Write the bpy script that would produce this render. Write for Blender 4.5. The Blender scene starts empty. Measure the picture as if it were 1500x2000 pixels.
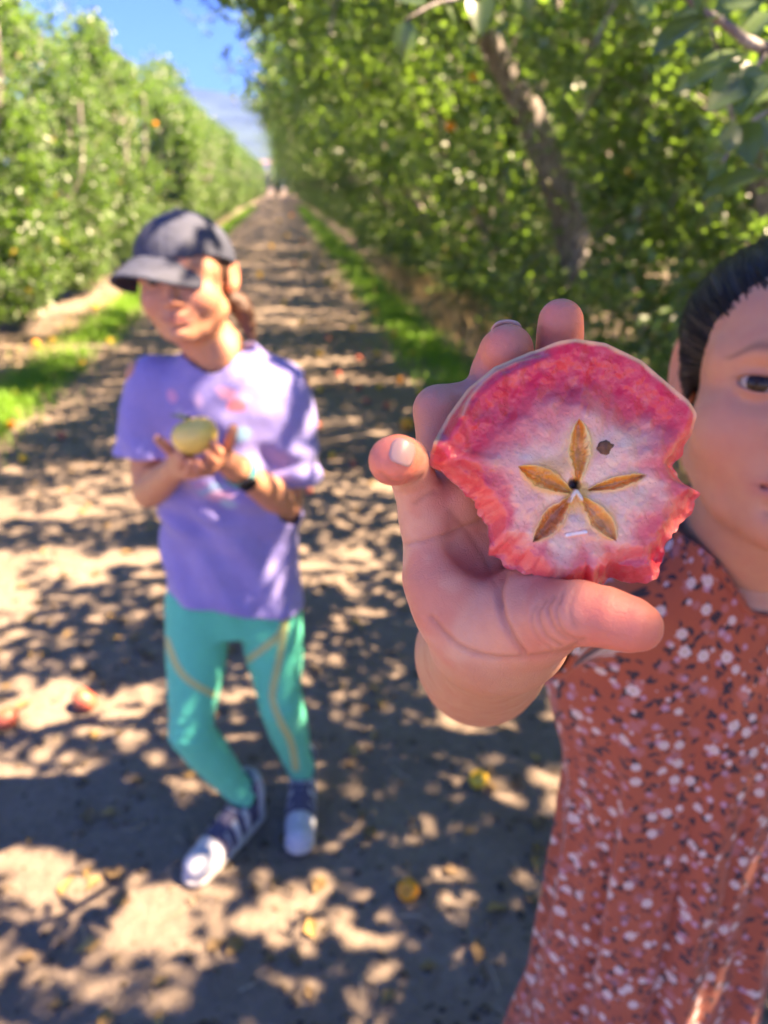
import bpy, bmesh, math, random
import numpy as np
from mathutils import Vector, Matrix

random.seed(7)
RNG = np.random.default_rng(11)
SC = bpy.context.scene
COL = SC.collection

# ------------------------------------------------------------------ camera
PITCH = math.radians(23.1)
CH = 1.475
cam_data = bpy.data.cameras.new('camera')
cam = bpy.data.objects.new('camera', cam_data)
COL.objects.link(cam)
cam.location = (0, 0, CH)
cam.rotation_euler = (math.pi / 2 - PITCH, 0, 0)
cam_data.sensor_fit = 'VERTICAL'
cam_data.sensor_height = 24
cam_data.lens = 18.0
cam_data.clip_start = 0.01
cam_data.clip_end = 9000
cam_data.dof.use_dof = True
cam_data.dof.focus_distance = 0.247
cam_data.dof.aperture_fstop = 6.3
SC.camera = cam

# ------------------------------------------------------------------ world, sun, exposure
SUN_EL = math.radians(54)
SUN_AZ = math.radians(6)          # towards the camera side of square right
to_sun = Vector((math.cos(SUN_EL) * math.cos(SUN_AZ), -math.cos(SUN_EL) * math.sin(SUN_AZ), math.sin(SUN_EL)))
w = bpy.data.worlds.new('World')
SC.world = w
w.use_nodes = True
wn = w.node_tree
sky = wn.nodes.new('ShaderNodeTexSky')
sky.sky_type = 'NISHITA'
sky.sun_disc = False
sky.sun_elevation = SUN_EL
sky.sun_rotation = math.pi / 2 + SUN_AZ
sky.altitude = 100
sky.air_density = 0.28
sky.dust_density = 0.05
sky.ozone_density = 2.0
bg = wn.nodes['Background']
bg.inputs['Strength'].default_value = 0.1
hsv = wn.nodes.new('ShaderNodeHueSaturation')
hsv.inputs['Saturation'].default_value = 1.3
hsv.inputs['Hue'].default_value = 0.52
wn.links.new(sky.outputs[0], hsv.inputs['Color'])
wn.links.new(hsv.outputs[0], bg.inputs['Color'])
sun_d = bpy.data.lights.new('sun', 'SUN')
sun_d.energy = 3.5
sun_d.angle = math.radians(0.5)
sun_d.color = (1.0, 0.95, 0.88)
sun = bpy.data.objects.new('sun', sun_d)
COL.objects.link(sun)
sun.rotation_euler = to_sun.to_track_quat('Z', 'Y').to_euler()
sun.location = (4, -1, 8)
SC.view_settings.view_transform = 'Standard'
SC.view_settings.look = 'None'
SC.view_settings.gamma = 1
SC.view_settings.use_curve_mapping = False
SC.view_settings.exposure = 3.36
SC.view_settings.use_white_balance = True
SC.view_settings.white_balance_temperature = 10700
SC.view_settings.white_balance_tint = 18
SC.cycles.use_denoising = True
SC.cycles.max_bounces = 8
SC.cycles.volume_bounces = 0
SC.cycles.transparent_max_bounces = 8
SC.cycles.caustics_reflective = False
SC.cycles.caustics_refractive = False

# ------------------------------------------------------------------ placing helpers
CP, SP = math.cos(PITCH), math.sin(PITCH)
def at(px, py, z):
    """a point seen at (px, py) of the 1500 x 2000 photograph, z metres along the optical axis"""
    r, u = (px - 750) / 1500, (1000 - py) / 1500
    return np.array([r * z, z * (CP + u * SP), CH + z * (u * CP - SP)])
def at_y(px, py, Y):
    u = (1000 - py) / 1500
    return at(px, py, Y / (CP + u * SP))
def at_h(px, py, h):
    u = (1000 - py) / 1500
    return at(px, py, (CH - h) / (SP - u * CP))
ROW = math.radians(7.05)
RD = np.array([-math.sin(ROW), math.cos(ROW), 0.0])
RN = np.array([math.cos(ROW), math.sin(ROW), 0.0])
def row(off, t, h=0.0):
    return off * RN + t * RD + np.array([0, 0, h])

# ------------------------------------------------------------------ object helpers
def link(o, parent=None):
    COL.objects.link(o)
    if parent is not None:
        o.parent = parent
    return o
def tag(o, label=None, cat=None, group=None, kind=None):
    for k, v in (('label', label), ('category', cat), ('group', group), ('kind', kind)):
        if v: o[k] = v
    return o
def empty(name, loc=(0, 0, 0), rz=0.0):
    o = bpy.data.objects.new(name, None)
    o.empty_display_size = 0.1
    o.location = loc
    o.rotation_euler = (0, 0, rz)
    return link(o)
def mesh_np(name, V, F, smooth=True):
    V = np.asarray(V, dtype=np.float32); F = np.asarray(F, dtype=np.int32)
    me = bpy.data.meshes.new(name)
    n = F.shape[1]
    me.vertices.add(len(V)); me.vertices.foreach_set('co', V.ravel())
    me.loops.add(F.size); me.loops.foreach_set('vertex_index', F.ravel())
    me.polygons.add(len(F)); me.polygons.foreach_set('loop_start', np.arange(len(F), dtype=np.int32) * n)
    me.update(calc_edges=True)
    me.validate()
    if smooth:
        me.polygons.foreach_set('use_smooth', np.ones(len(me.polygons), dtype=bool))
    else:
        me.polygons.foreach_set('use_smooth', np.zeros(len(me.polygons), dtype=bool))
    return me
def set_col(me, C, name='Col'):
    C = np.asarray(C, dtype=np.float32)
    if C.shape[1] == 3:
        C = np.concatenate([C, np.ones((len(C), 1), np.float32)], 1)
    a = me.color_attributes.new(name, 'FLOAT_COLOR', 'POINT')
    a.data.foreach_set('color', C.ravel())
def set_vec(me, A, name):
    a = me.attributes.new(name, 'FLOAT_VECTOR', 'POINT')
    a.data.foreach_set('vector', np.asarray(A, dtype=np.float32).ravel())
def part(name, V, F, mat, parent=None, col=None, smooth=True, origin=None):
    V = np.asarray(V, dtype=np.float64)
    if origin is not None:
        V = V - np.asarray(origin)
    me = mesh_np(name, V, F, smooth)
    if col is not None:
        set_col(me, col)
    me.materials.append(mat)
    o = bpy.data.objects.new(name, me)
    if origin is not None:
        o.location = origin
    return link(o, parent)
def quads2tris(F):
    F = np.asarray(F)
    return np.concatenate([F[:, [0, 1, 2]], F[:, [0, 2, 3]]])
def merge(parts):
    """[(V,F)] -> one V,F (same face size)"""
    Vs, Fs, n = [], [], 0
    for V, F in parts:
        Vs.append(np.asarray(V)); Fs.append(np.asarray(F) + n); n += len(V)
    return np.concatenate(Vs), np.concatenate(Fs)
def norm(v):
    v = np.asarray(v, dtype=float)
    return v / (np.linalg.norm(v, axis=-1, keepdims=True) + 1e-12)
def tube(pts, rad, n=10, jit=0.0, cap=True):
    pts = np.asarray(pts, float); rad = np.broadcast_to(np.asarray(rad, float), (len(pts),))
    T = norm(np.gradient(pts, axis=0))
    ref = np.array([0.31, 0.2, 0.93]) if abs(T[0] @ np.array([0.31, 0.2, 0.93])) < 0.9 else np.array([1.0, 0, 0])
    A = norm(ref - (T @ ref)[:, None] * T)
    B = np.cross(T, A)
    th = np.arange(n) * 2 * math.pi / n
    rr = rad[:, None] * (1 + jit * RNG.standard_normal((len(pts), n)))
    V = pts[:, None] + rr[..., None] * (np.cos(th)[None, :, None] * A[:, None] + np.sin(th)[None, :, None] * B[:, None])
    V = V.reshape(-1, 3)
    i = np.arange(len(pts) - 1)[:, None] * n; j = np.arange(n)[None]; j2 = (j + 1) % n
    F = np.stack([i + j, i + j2, i + n + j2, i + n + j], -1).reshape(-1, 4)
    if cap:
        c0, c1 = len(V), len(V) + 1
        V = np.concatenate([V, pts[:1] - T[:1] * rad[0] * .3, pts[-1:] + T[-1:] * rad[-1] * .5])
        jj = np.arange(n); e = (len(pts) - 1) * n
        F = np.concatenate([F, np.stack([np.full(n, c0), (jj + 1) % n, jj, np.full(n, c0)], -1)[:0]])
        tri0 = np.stack([np.full(n, c0), (jj + 1) % n, jj], -1)
        tri1 = np.stack([np.full(n, c1), e + jj, e + (jj + 1) % n], -1)
        return V, np.concatenate([quads2tris(F), tri0, tri1])
    return V, quads2tris(F)
def spline(pts, n):
    pts = np.asarray(pts, float)
    m = len(pts)
    P = np.concatenate([2 * pts[:1] - pts[1:2], pts, 2 * pts[-1:] - pts[-2:-1]])
    s = np.linspace(0, m - 1 - 1e-9, n); k = np.floor(s).astype(int); f = (s - k)[:, None]
    p0, p1, p2, p3 = P[k], P[k + 1], P[k + 2], P[k + 3]
    return .5 * (2 * p1 + (p2 - p0) * f + (2 * p0 - 5 * p1 + 4 * p2 - p3) * f ** 2 + (3 * p1 - p0 - 3 * p2 + p3) * f ** 3)

# smooth value noise on points
_TAB = np.random.default_rng(5).random((64, 64, 64)).astype(np.float32)
def vnoise(P, scale=1.0, seed=0):
    P = np.asarray(P, float) * scale + seed * 7.31 + 1000
    i = np.floor(P).astype(int); f = P - i; f = f * f * (3 - 2 * f)
    r = 0
    for dx in (0, 1):
        for dy in (0, 1):
            for dz in (0, 1):
                wgt = (f[..., 0] if dx else 1 - f[..., 0]) * (f[..., 1] if dy else 1 - f[..., 1]) * (f[..., 2] if dz else 1 - f[..., 2])
                r = r + wgt * _TAB[(i[..., 0] + dx) % 64, (i[..., 1] + dy) % 64, (i[..., 2] + dz) % 64]
    return r
def fbm(P, scale=1.0, seed=0, o=3):
    return sum(vnoise(P, scale * 2 ** k, seed + k) * .5 ** k for k in range(o)) / sum(.5 ** k for k in range(o))
def sstep(a, b, x):
    t = np.clip((x - a) / (b - a), 0, 1)
    return t * t * (3 - 2 * t)
def lerp(a, b, t):
    return np.asarray(a) * (1 - t) + np.asarray(b) * t
def mixc(C, col, m):
    return C * (1 - m[:, None]) + np.asarray(col)[None] * m[:, None]
def seg_dist(P, pts):
    """distance of points to a polyline"""
    d = np.full(len(P), 1e9)
    for a, b in zip(pts[:-1], pts[1:]):
        a, b = np.asarray(a), np.asarray(b); ba = b - a
        t = np.clip((P - a) @ ba / (ba @ ba + 1e-12), 0, 1)
        d = np.minimum(d, np.linalg.norm(P - a - t[:, None] * ba, axis=1))
    return d

# ------------------------------------------------------------------ signed-distance sculpting
class Vol:
    def __init__(s, lo, hi, h, axes=None):
        s.ax = axes or [np.arange(lo[i], hi[i] + h, h) for i in range(3)]
        s.D = np.full([len(a) for a in s.ax], 1.0, np.float32)
    def _put(s, lo, hi, fn, k, mode):
        sl = []
        for i in range(3):
            a = max(np.searchsorted(s.ax[i], lo[i]) - 2, 0); b = min(np.searchsorted(s.ax[i], hi[i]) + 2, len(s.ax[i]))
            if b <= a: return
            sl.append(slice(a, b))
        X = s.ax[0][sl[0]].astype(np.float32)[:, None, None]; Y = s.ax[1][sl[1]].astype(np.float32)[None, :, None]; Z = s.ax[2][sl[2]].astype(np.float32)[None, None, :]
        d = fn(X, Y, Z); D = s.D[tuple(sl)]
        k = max(k, 1e-5)
        if mode == 'u':
            h = np.maximum(k - np.abs(D - d), 0) / k
            s.D[tuple(sl)] = np.minimum(D, d) - h * h * k * .25
        else:
            d = -d
            h = np.maximum(k - np.abs(D - d), 0) / k
            s.D[tuple(sl)] = np.maximum(D, d) + h * h * k * .25
    def chain(s, pr, k=.005, mode='u', flat=None):
        """pr: [(point, radius)...]; flat: (axis, factor) squashes the section along that axis"""
        P = [np.asarray(p, np.float32) for p, r in pr]; R = [float(r) for p, r in pr]
        m = max(R) + k + .004
        lo = np.min(P, 0) - m; hi = np.max(P, 0) + m
        def fn(X, Y, Z):
            best = None
            for a, b, ra, rb in zip(P[:-1], P[1:], R[:-1], R[1:]):
                ba = b - a; q = float(ba @ ba) + 1e-12
                px, py, pz = X - a[0], Y - a[1], Z - a[2]
                t = np.clip((px * ba[0] + py * ba[1] + pz * ba[2]) / q, 0, 1)
                ex, ey, ez = px - t * ba[0], py - t * ba[1], pz - t * ba[2]
                if flat is not None:
                    ax, f = flat
                    e = ex * ax[0] + ey * ax[1] + ez * ax[2]
                    l2 = ex * ex + ey * ey + ez * ez + e * e * (f * f - 1)
                else:
                    l2 = ex * ex + ey * ey + ez * ez
                d = np.sqrt(np.maximum(l2, 0)) - (ra + t * (rb - ra))
                best = d if best is None else np.minimum(best, d)
            return best
        s._put(lo, hi, fn, k, mode)
    def ell(s, c, r, R=None, k=.005, mode='u'):
        c = np.asarray(c, np.float32); r = np.asarray(r, np.float32)
        R = np.eye(3, dtype=np.float32) if R is None else np.asarray(R, np.float32)   # rows = local axes
        m = float(np.max(r)) + k + .004
        def fn(X, Y, Z):
            px, py, pz = X - c[0], Y - c[1], Z - c[2]
            q = [px * R[i, 0] + py * R[i, 1] + pz * R[i, 2] for i in range(3)]
            k0 = np.sqrt(sum((q[i] / r[i]) ** 2 for i in range(3))); k1 = np.sqrt(sum((q[i] / r[i] ** 2) ** 2 for i in range(3))) + 1e-9
            return k0 * (k0 - 1) / k1
        s._put(c - m, c + m, fn, k, mode)
    def lathe(s, hs, cx, cy, a, b, k=.01, mode='u', ex=2.0, rot=0.0):
        """stack of (super)ellipses over height: centre cx,cy half widths a,b, all sampled at hs"""
        hs = np.asarray(hs, float); m = .03
        lo = (min(np.subtract(cx, np.maximum(a, b))) - m, min(np.subtract(cy, np.maximum(a, b))) - m, hs[0]); hi = (max(np.add(cx, np.maximum(a, b))) + m, max(np.add(cy, np.maximum(a, b))) + m, hs[-1])
        c_, s_ = math.cos(rot), math.sin(rot)
        def fn(X, Y, Z):
            f = lambda v: np.interp(Z, hs, v).astype(np.float32)
            A, B = f(a), f(b)
            dx, dy = X - f(cx), Y - f(cy)
            qx, qy = np.abs(dx * c_ + dy * s_) / A, np.abs(-dx * s_ + dy * c_) / B
            q = (qx ** ex + qy ** ex) ** (1 / ex)
            d = (q - 1) * np.minimum(A, B)
            return np.maximum(d, np.maximum(hs[0] - Z, Z - hs[-1]))
        s._put(lo, hi, fn, k, mode)
    def mesh(s, smooth=2):
        D = s.D; S = D < 0
        n = np.zeros([x - 1 for x in D.shape], np.uint8)
        for a in (0, 1):
            for b in (0, 1):
                for c in (0, 1):
                    n += S[a:D.shape[0] - 1 + a, b:D.shape[1] - 1 + b, c:D.shape[2] - 1 + c]
        act = np.flatnonzero((n > 0) & (n < 8))
        sh = n.shape
        i, j, k = np.unravel_index(act, sh)
        acc = np.zeros((len(act), 3)); cnt = np.zeros(len(act))
        cor = {(a, b, c): D[i + a, j + b, k + c] for a in (0, 1) for b in (0, 1) for c in (0, 1)}
        for ax in range(3):
            for u in (0, 1):
                for v in (0, 1):
                    p = [0, 0, 0]; q = [0, 0, 0]; o = [x for x in range(3) if x != ax]
                    p[o[0]] = q[o[0]] = u; p[o[1]] = q[o[1]] = v; q[ax] = 1
                    d0, d1 = cor[tuple(p)], cor[tuple(q)]
                    cr = (d0 < 0) != (d1 < 0)
                    t = np.where(cr, d0 / np.where(cr, d0 - d1, 1), 0)
                    for x in range(3):
                        acc[:, x] += np.where(cr, t if x == ax else p[x], 0)
                    cnt += cr
        acc /= cnt[:, None]
        V = np.empty_like(acc)
        for x, idx in enumerate((i, j, k)):
            a0, a1 = s.ax[x][idx], s.ax[x][idx + 1]
            V[:, x] = a0 + acc[:, x] * (a1 - a0)
        Fs = []
        def look(a, b, c): return np.searchsorted(act, np.ravel_multi_index((a, b, c), sh))
        for ax in range(3):
            sa = [slice(None)] * 3; sb = [slice(None)] * 3
            sa[ax] = slice(0, -1); sb[ax] = slice(1, None)
            A, B = S[tuple(sa)], S[tuple(sb)]
            e = np.nonzero(A != B)
            o1, o2 = [(1, 2), (2, 0), (0, 1)][ax]
            ok = (e[o1] > 0) & (e[o2] > 0) & (e[o1] < D.shape[o1] - 1) & (e[o2] < D.shape[o2] - 1)
            e = [x[ok] for x in e]
            inside = A[tuple(e)]
            def cell(d1, d2):
                z = [e[0].copy(), e[1].copy(), e[2].copy()]; z[o1] += d1; z[o2] += d2
                return look(*z)
            q = np.stack([cell(-1, -1), cell(0, -1), cell(0, 0), cell(-1, 0)], 1)
            q[~inside] = q[~inside][:, ::-1]
            Fs.append(q)
        F = np.concatenate(Fs)
        V = relax(V, F, smooth)
        return V, F
def relax(V, F, it, lam=.5):
    n = len(V); m = F.shape[1]
    a = np.concatenate([F[:, q] for q in range(m)] + [F[:, (q + 1) % m] for q in range(m)])
    b = np.concatenate([F[:, (q + 1) % m] for q in range(m)] + [F[:, q] for q in range(m)])
    c = np.bincount(a, minlength=n) + 1e-9
    for _ in range(it):
        V = V + lam * (np.stack([np.bincount(a, V[b, x], n) for x in range(3)], 1) / c[:, None] - V)
    return V
def vnormals(V, F):
    if F.shape[1] == 4: N = np.cross(V[F[:, 2]] - V[F[:, 0]], V[F[:, 3]] - V[F[:, 1]])
    else: N = np.cross(V[F[:, 1]] - V[F[:, 0]], V[F[:, 2]] - V[F[:, 0]])
    out = np.zeros_like(V)
    for q in range(F.shape[1]):
        for x in range(3): out[:, x] += np.bincount(F[:, q], N[:, x], len(V))
    return norm(out)
def keep_faces(V, F, ok):
    """drop the faces whose flag is off, and unused points"""
    F = F[ok]; u = np.unique(F); m = np.full(len(V), -1); m[u] = np.arange(len(u))
    return V[u], m[F], u
def solid(o, th, off=-1):
    md = o.modifiers.new('thickness', 'SOLIDIFY'); md.thickness = th; md.offset = off
    return o
# ------------------------------------------------------------------ materials
class NT:
    def __init__(s, name):
        s.m = bpy.data.materials.new(name); s.m.use_nodes = True
        s.t = s.m.node_tree; s.t.nodes.clear()
        s.out = s.n('ShaderNodeOutputMaterial')
    def n(s, typ, **kw):
        nd = s.t.nodes.new(typ)
        for k, v in kw.items():
            if k.startswith('in_'):
                key = k[3:]
                key = int(key) if key.isdigit() else key.replace('_', ' ')
                s.set(nd.inputs[key], v)
            else: setattr(nd, k, v)
        return nd
    def set(s, inp, v):
        if isinstance(v, bpy.types.NodeSocket): s.t.links.new(v, inp)
        elif isinstance(v, bpy.types.Node): s.t.links.new(v.outputs[0], inp)
        else:
            if hasattr(inp.default_value, '__len__') and len(inp.default_value) == 4 and len(v) == 3: v = (*v, 1)
            inp.default_value = v
    def math(s, op, a, b=0.0, c=0.0, clamp=False):
        nd = s.n('ShaderNodeMath', operation=op, use_clamp=clamp)
        for i, v in enumerate((a, b, c)): s.set(nd.inputs[i], v)
        return nd.outputs[0]
    def vmath(s, op, a, b=(0, 0, 0), out=0):
        nd = s.n('ShaderNodeVectorMath', operation=op)
        s.set(nd.inputs[0], a)
        if op == 'SCALE': s.set(nd.inputs['Scale'], b)
        else: s.set(nd.inputs[1], b)
        return nd.outputs[out]
    def mix(s, f, a, b, blend='MIX'):
        nd = s.n('ShaderNodeMix', data_type='RGBA', blend_type=blend)
        s.set(nd.inputs[0], f); s.set(nd.inputs[6], a); s.set(nd.inputs[7], b)
        return nd.outputs[2]
    def ramp(s, f, stops):
        nd = s.n('ShaderNodeValToRGB'); s.set(nd.inputs[0], f); e = nd.color_ramp.elements
        while len(e) < len(stops): e.new(.5)
        for x, (p, c) in zip(e, stops):
            x.position = p; x.color = (*c, 1) if len(c) == 3 else c
        return nd.outputs[0]
    def noise(s, vec, scale, detail=3, rough=.55, out=0, dim='3D'):
        nd = s.n('ShaderNodeTexNoise', noise_dimensions=dim)
        if vec is not None: s.set(nd.inputs['Vector'], vec)
        nd.inputs['Scale'].default_value = scale; nd.inputs['Detail'].default_value = detail; nd.inputs['Roughness'].default_value = rough
        return nd.outputs[out]
    def smooth(s, x, a, b, lo=0.0, hi=1.0):
        nd = s.n('ShaderNodeMapRange', interpolation_type='SMOOTHSTEP')
        s.set(nd.inputs[0], x)
        for i, v in zip((1, 2, 3, 4), (a, b, lo, hi)): nd.inputs[i].default_value = v
        return nd.outputs[0]
    def obj(s): return s.n('ShaderNodeTexCoord').outputs['Object']
    def attr(s, name, out='Color'): return s.n('ShaderNodeAttribute', attribute_name=name).outputs[out]
    def bump(s, h, strength, dist, normal=None):
        nd = s.n('ShaderNodeBump'); s.set(nd.inputs['Height'], h); nd.inputs['Strength'].default_value = strength; nd.inputs['Distance'].default_value = dist
        if normal is not None: s.set(nd.inputs['Normal'], normal)
        return nd.outputs[0]
    def bsdf(s, color, rough=.6, normal=None, **kw):
        nd = s.n('ShaderNodeBsdfPrincipled'); s.set(nd.inputs['Base Color'], color); s.set(nd.inputs['Roughness'], rough)
        if normal is not None: s.set(nd.inputs['Normal'], normal)
        for k, v in kw.items(): s.set(nd.inputs[k.replace('_', ' ')], v)
        return nd
    def done(s, sh):
        s.t.links.new(sh.outputs[0] if isinstance(sh, bpy.types.Node) else sh, s.out.inputs['Surface']); return s.m

def mat_skin(name):
    t = NT(name); o = t.obj()
    c = t.attr('Col')
    mott = t.noise(o, 90, 4)
    c = t.mix(t.smooth(mott, .3, .75, 0, .32), c, (.50, .17, .12))
    fine = t.noise(o, 900, 2)
    v = t.n('ShaderNodeTexVoronoi', feature='DISTANCE_TO_EDGE'); t.set(v.inputs['Vector'], o); v.inputs['Scale'].default_value = 1300
    h = t.math('ADD', t.math('MULTIPLY', fine, 1.2), t.smooth(v.outputs[0], 0, .15))
    v2 = t.n('ShaderNodeTexVoronoi', feature='DISTANCE_TO_EDGE'); t.set(v2.inputs['Vector'], t.vmath('ADD', o, t.vmath('SCALE', t.noise(o, 120, 2, out=1), .012))); v2.inputs['Scale'].default_value = 330
    h = t.math('ADD', h, t.smooth(v2.outputs[0], 0, .09, 0, 1.6))
    nb = t.bump(h, .22, .0004)
    return t.done(t.bsdf(c, t.smooth(mott, .2, .8, .42, .56), nb, Subsurface_Weight=.28, Subsurface_Radius=(1.0, .36, .2), Subsurface_Scale=.006, Specular_IOR_Level=.42))
def mat_hair(name, ca, cb):
    t = NT(name); f = t.attr('strand', 'Vector')
    st = t.noise(f, 1, 4, .6)
    c = t.ramp(st, [(.3, ca), (.72, cb)])
    return t.done(t.bsdf(c, .42, t.bump(st, .7, .002), Specular_IOR_Level=.3, Anisotropic=.4))
def mat_plain(name, col, rough=.7, amp=.12, scale=60, bump=.0, bscale=300, bd=.001, **kw):
    t = NT(name); o = t.obj()
    n = t.noise(o, scale, 4)
    dark = tuple(x * (1 - 2 * amp) for x in col); lite = tuple(min(1, x * (1 + amp)) for x in col)
    c = t.ramp(n, [(.3, dark), (.7, lite)])
    nb = t.bump(t.noise(o, bscale, 3), bump, bd) if bump else None
    return t.done(t.bsdf(c, rough, nb, **kw))
def mat_cloth(name, sheen=.25, scale=220, fine=1400):
    t = NT(name); o = t.obj()
    c = t.attr('Col')
    n = t.noise(o, scale, 3)
    c = t.mix(t.smooth(n, .3, .75, 0, .16), c, (.02, .02, .03))
    h = t.math('ADD', t.noise(o, fine, 2), t.math('MULTIPLY', t.noise(o, 26, 3), 3.0))
    return t.done(t.bsdf(c, .85, t.bump(h, .45, .0016), Sheen_Weight=sheen, Sheen_Roughness=.4))

def mat_floral():
    t = NT('floral_cotton')
    uv = t.attr('fab', 'Vector')
    wob = t.vmath('SCALE', t.vmath('SUBTRACT', t.noise(uv, 300, 2, out=1), (.5, .5, .5)), .0012)
    uvw = t.vmath('ADD', uv, wob)
    o = t.obj()
    base = t.mix(t.noise(o, 25, 3), (.35, .068, .030), (.44, .104, .044))
    weave = t.n('ShaderNodeTexVoronoi'); t.set(weave.inputs['Vector'], t.vmath('MULTIPLY', uv, (1500, 900, 1))); weave.inputs['Scale'].default_value = 1
    base = t.mix(t.smooth(weave.outputs[0], .2, .9, 0, .35), base, (.20, .042, .028))
    def layer(c, cell, off, R, n, lobe, colour, keep, squash=1.0, core=None, rnd=.85, sharp=.12, mixv=1.0):
        p = t.vmath('ADD', t.vmath('SCALE', uvw, 1 / cell), (off, off * 1.7, 0))
        vo = t.n('ShaderNodeTexVoronoi', voronoi_dimensions='2D'); t.set(vo.inputs['Vector'], p)
        vo.inputs['Scale'].default_value = 1; vo.inputs['Randomness'].default_value = rnd
        d = t.vmath('SCALE', t.vmath('SUBTRACT', p, vo.outputs['Position']), cell)
        sep = t.n('ShaderNodeSeparateXYZ'); t.set(sep.inputs[0], d)
        rc = t.n('ShaderNodeSeparateColor'); t.set(rc.inputs[0], vo.outputs['Color'])
        ang0 = t.math('MULTIPLY', rc.outputs[0], 6.283)
        if squash != 1.0:
            ca, sa = t.math('COSINE', ang0), t.math('SINE', ang0)
            x = t.math('ADD', t.math('MULTIPLY', sep.outputs[0], ca), t.math('MULTIPLY', sep.outputs[1], sa))
            y = t.math('SUBTRACT', t.math('MULTIPLY', sep.outputs[1], ca), t.math('MULTIPLY', sep.outputs[0], sa))
            bend = t.math('MULTIPLY', t.math('MULTIPLY', x, x), 60.0)
            y = t.math('MULTIPLY', t.math('ADD', y, bend), squash)
            r = t.math('SQRT', t.math('ADD', t.math('MULTIPLY', x, x), t.math('MULTIPLY', y, y)))
            rad = R
        else:
            r = t.math('SQRT', t.math('ADD', t.math('MULTIPLY', sep.outputs[0], sep.outputs[0]), t.math('MULTIPLY', sep.outputs[1], sep.outputs[1])))
            a = t.math('ADD', t.math('ARCTAN2', sep.outputs[1], sep.outputs[0]), ang0)
            lob = t.math('ABSOLUTE', t.math('COSINE', t.math('MULTIPLY', a, n / 2)))
            rad = t.math('MULTIPLY', t.math('ADD', t.math('MULTIPLY', lob, lobe), 1 - lobe), R)
            rad = t.math('MULTIPLY', rad, t.math('ADD', t.math('MULTIPLY', rc.outputs[1], .5), .7))
        q = t.math('DIVIDE', r, rad)
        m = t.smooth(q, 1 - sharp, 1 + sharp, 1, 0)
        m = t.math('MULTIPLY', m, t.math('LESS_THAN', rc.outputs[2], keep))
        m = t.math('MULTIPLY', m, mixv)
        col = colour
        if core is not None:
            col = t.mix(t.smooth(q, .22, .36, 1, 0), colour, core)
            col = t.mix(t.math('MULTIPLY', t.smooth(q, .5, .62), t.smooth(q, .62, .74, .5, 0)), col, (.30, .16, .17))
        return t.mix(m, c, col)
    c = base
    c = layer(c, .0120, 3.1, .0034, 0, 0, (.022, .018, .030), .75, squash=3.0)
    c = layer(c, .0170, 9.4, .0048, 0, 0, (.020, .018, .028), .5, squash=2.6)
    c = layer(c, .0150, 4.4, .0046, 3, .8, (.020, .018, .026), .28, sharp=.2)
    c = layer(c, .0170, 5.7, .0033, 5, .45, (.46, .26, .33), .42, sharp=.2, mixv=.85)
    c = layer(c, .0120, 1.3, .0013, 3, .2, (.48, .32, .30), .25, sharp=.3, mixv=.8)
    c = layer(c, .0210, 12.9, .0055, 6, .5, (.46, .20, .22), .45, sharp=.2, mixv=.4)
    c = layer(c, .0205, 7.7, .0051, 7, .34, (.62, .52, .48), .50, core=(.42, .30, .20))
    c = layer(c, .0160, 15.2, .0026, 5, .5, (.54, .42, .40), .24, sharp=.2)
    h = t.math('ADD', t.math('MULTIPLY', weave.outputs[0], .25), t.math('MULTIPLY', t.noise(o, 45, 3), 2.0))
    return t.done(t.bsdf(c, .88, t.bump(h, .5, .0014), Sheen_Weight=.15))

def mat_leaf(name, a, b, tr, ts=.37, rough=.42):
    t = NT(name)
    c = t.attr('Col')
    sep = t.n('ShaderNodeSeparateColor'); t.set(sep.inputs[0], c)
    col = t.mix(sep.outputs[0], a, b)
    col = t.mix(sep.outputs[1], col, (.30, .20, .03))
    geo = t.n('ShaderNodeNewGeometry')
    back = t.mix(.6, col, (.17, .20, .13))
    col = t.mix(geo.outputs['Backfacing'], col, back)
    p = t.bsdf(col, rough, Specular_IOR_Level=.75)
    tl = t.n('ShaderNodeBsdfTranslucent'); t.set(tl.inputs[0], t.mix(sep.outputs[0], tr, tuple(min(1, x * 1.5) for x in tr)))
    mx = t.n('ShaderNodeMixShader'); mx.inputs[0].default_value = ts
    t.t.links.new(p.outputs[0], mx.inputs[1]); t.t.links.new(tl.outputs[0], mx.inputs[2])
    return t.done(mx)
def mat_bark():
    t = NT('apple_bark'); o = t.obj()
    s = t.vmath('MULTIPLY', o, (1, 1, .35))
    n = t.noise(s, 30, 5, .65)
    c = t.ramp(n, [(.3, (.07, .055, .048)), (.5, (.24, .205, .19)), (.72, (.44, .40, .38))])
    return t.done(t.bsdf(c, .9, t.bump(n, .9, .012)))
def mat_soil():
    t = NT('orchard_soil'); o = t.obj()
    n = t.noise(o, 1.3, 5); f = t.noise(o, 34, 5, .65); g = t.noise(o, 170, 3, .7)
    c = t.ramp(n, [(.3, (.20, .150, .121)), (.7, (.345, .268, .215))])
    c = t.mix(t.smooth(f, .35, .7, 0, .55), c, (.155, .118, .093))
    c = t.mix(t.smooth(g, .55, .75, 0, .6), c, (.38, .30, .23))
    h = t.math('ADD', f, t.math('MULTIPLY', g, .5))
    return t.done(t.bsdf(c, .95, t.bump(h, .9, .02), Specular_IOR_Level=.15))
def mat_vcol(name, rough=.8, trans=0.0, **kw):
    t = NT(name); c = t.attr('Col')
    p = t.bsdf(c, rough, **kw)
    if trans:
        tl = t.n('ShaderNodeBsdfTranslucent'); t.set(tl.inputs[0], c)
        mx = t.n('ShaderNodeMixShader'); mx.inputs[0].default_value = trans
        t.t.links.new(p.outputs[0], mx.inputs[1]); t.t.links.new(tl.outputs[0], mx.inputs[2])
        return t.done(mx)
    return t.done(p)
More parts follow.
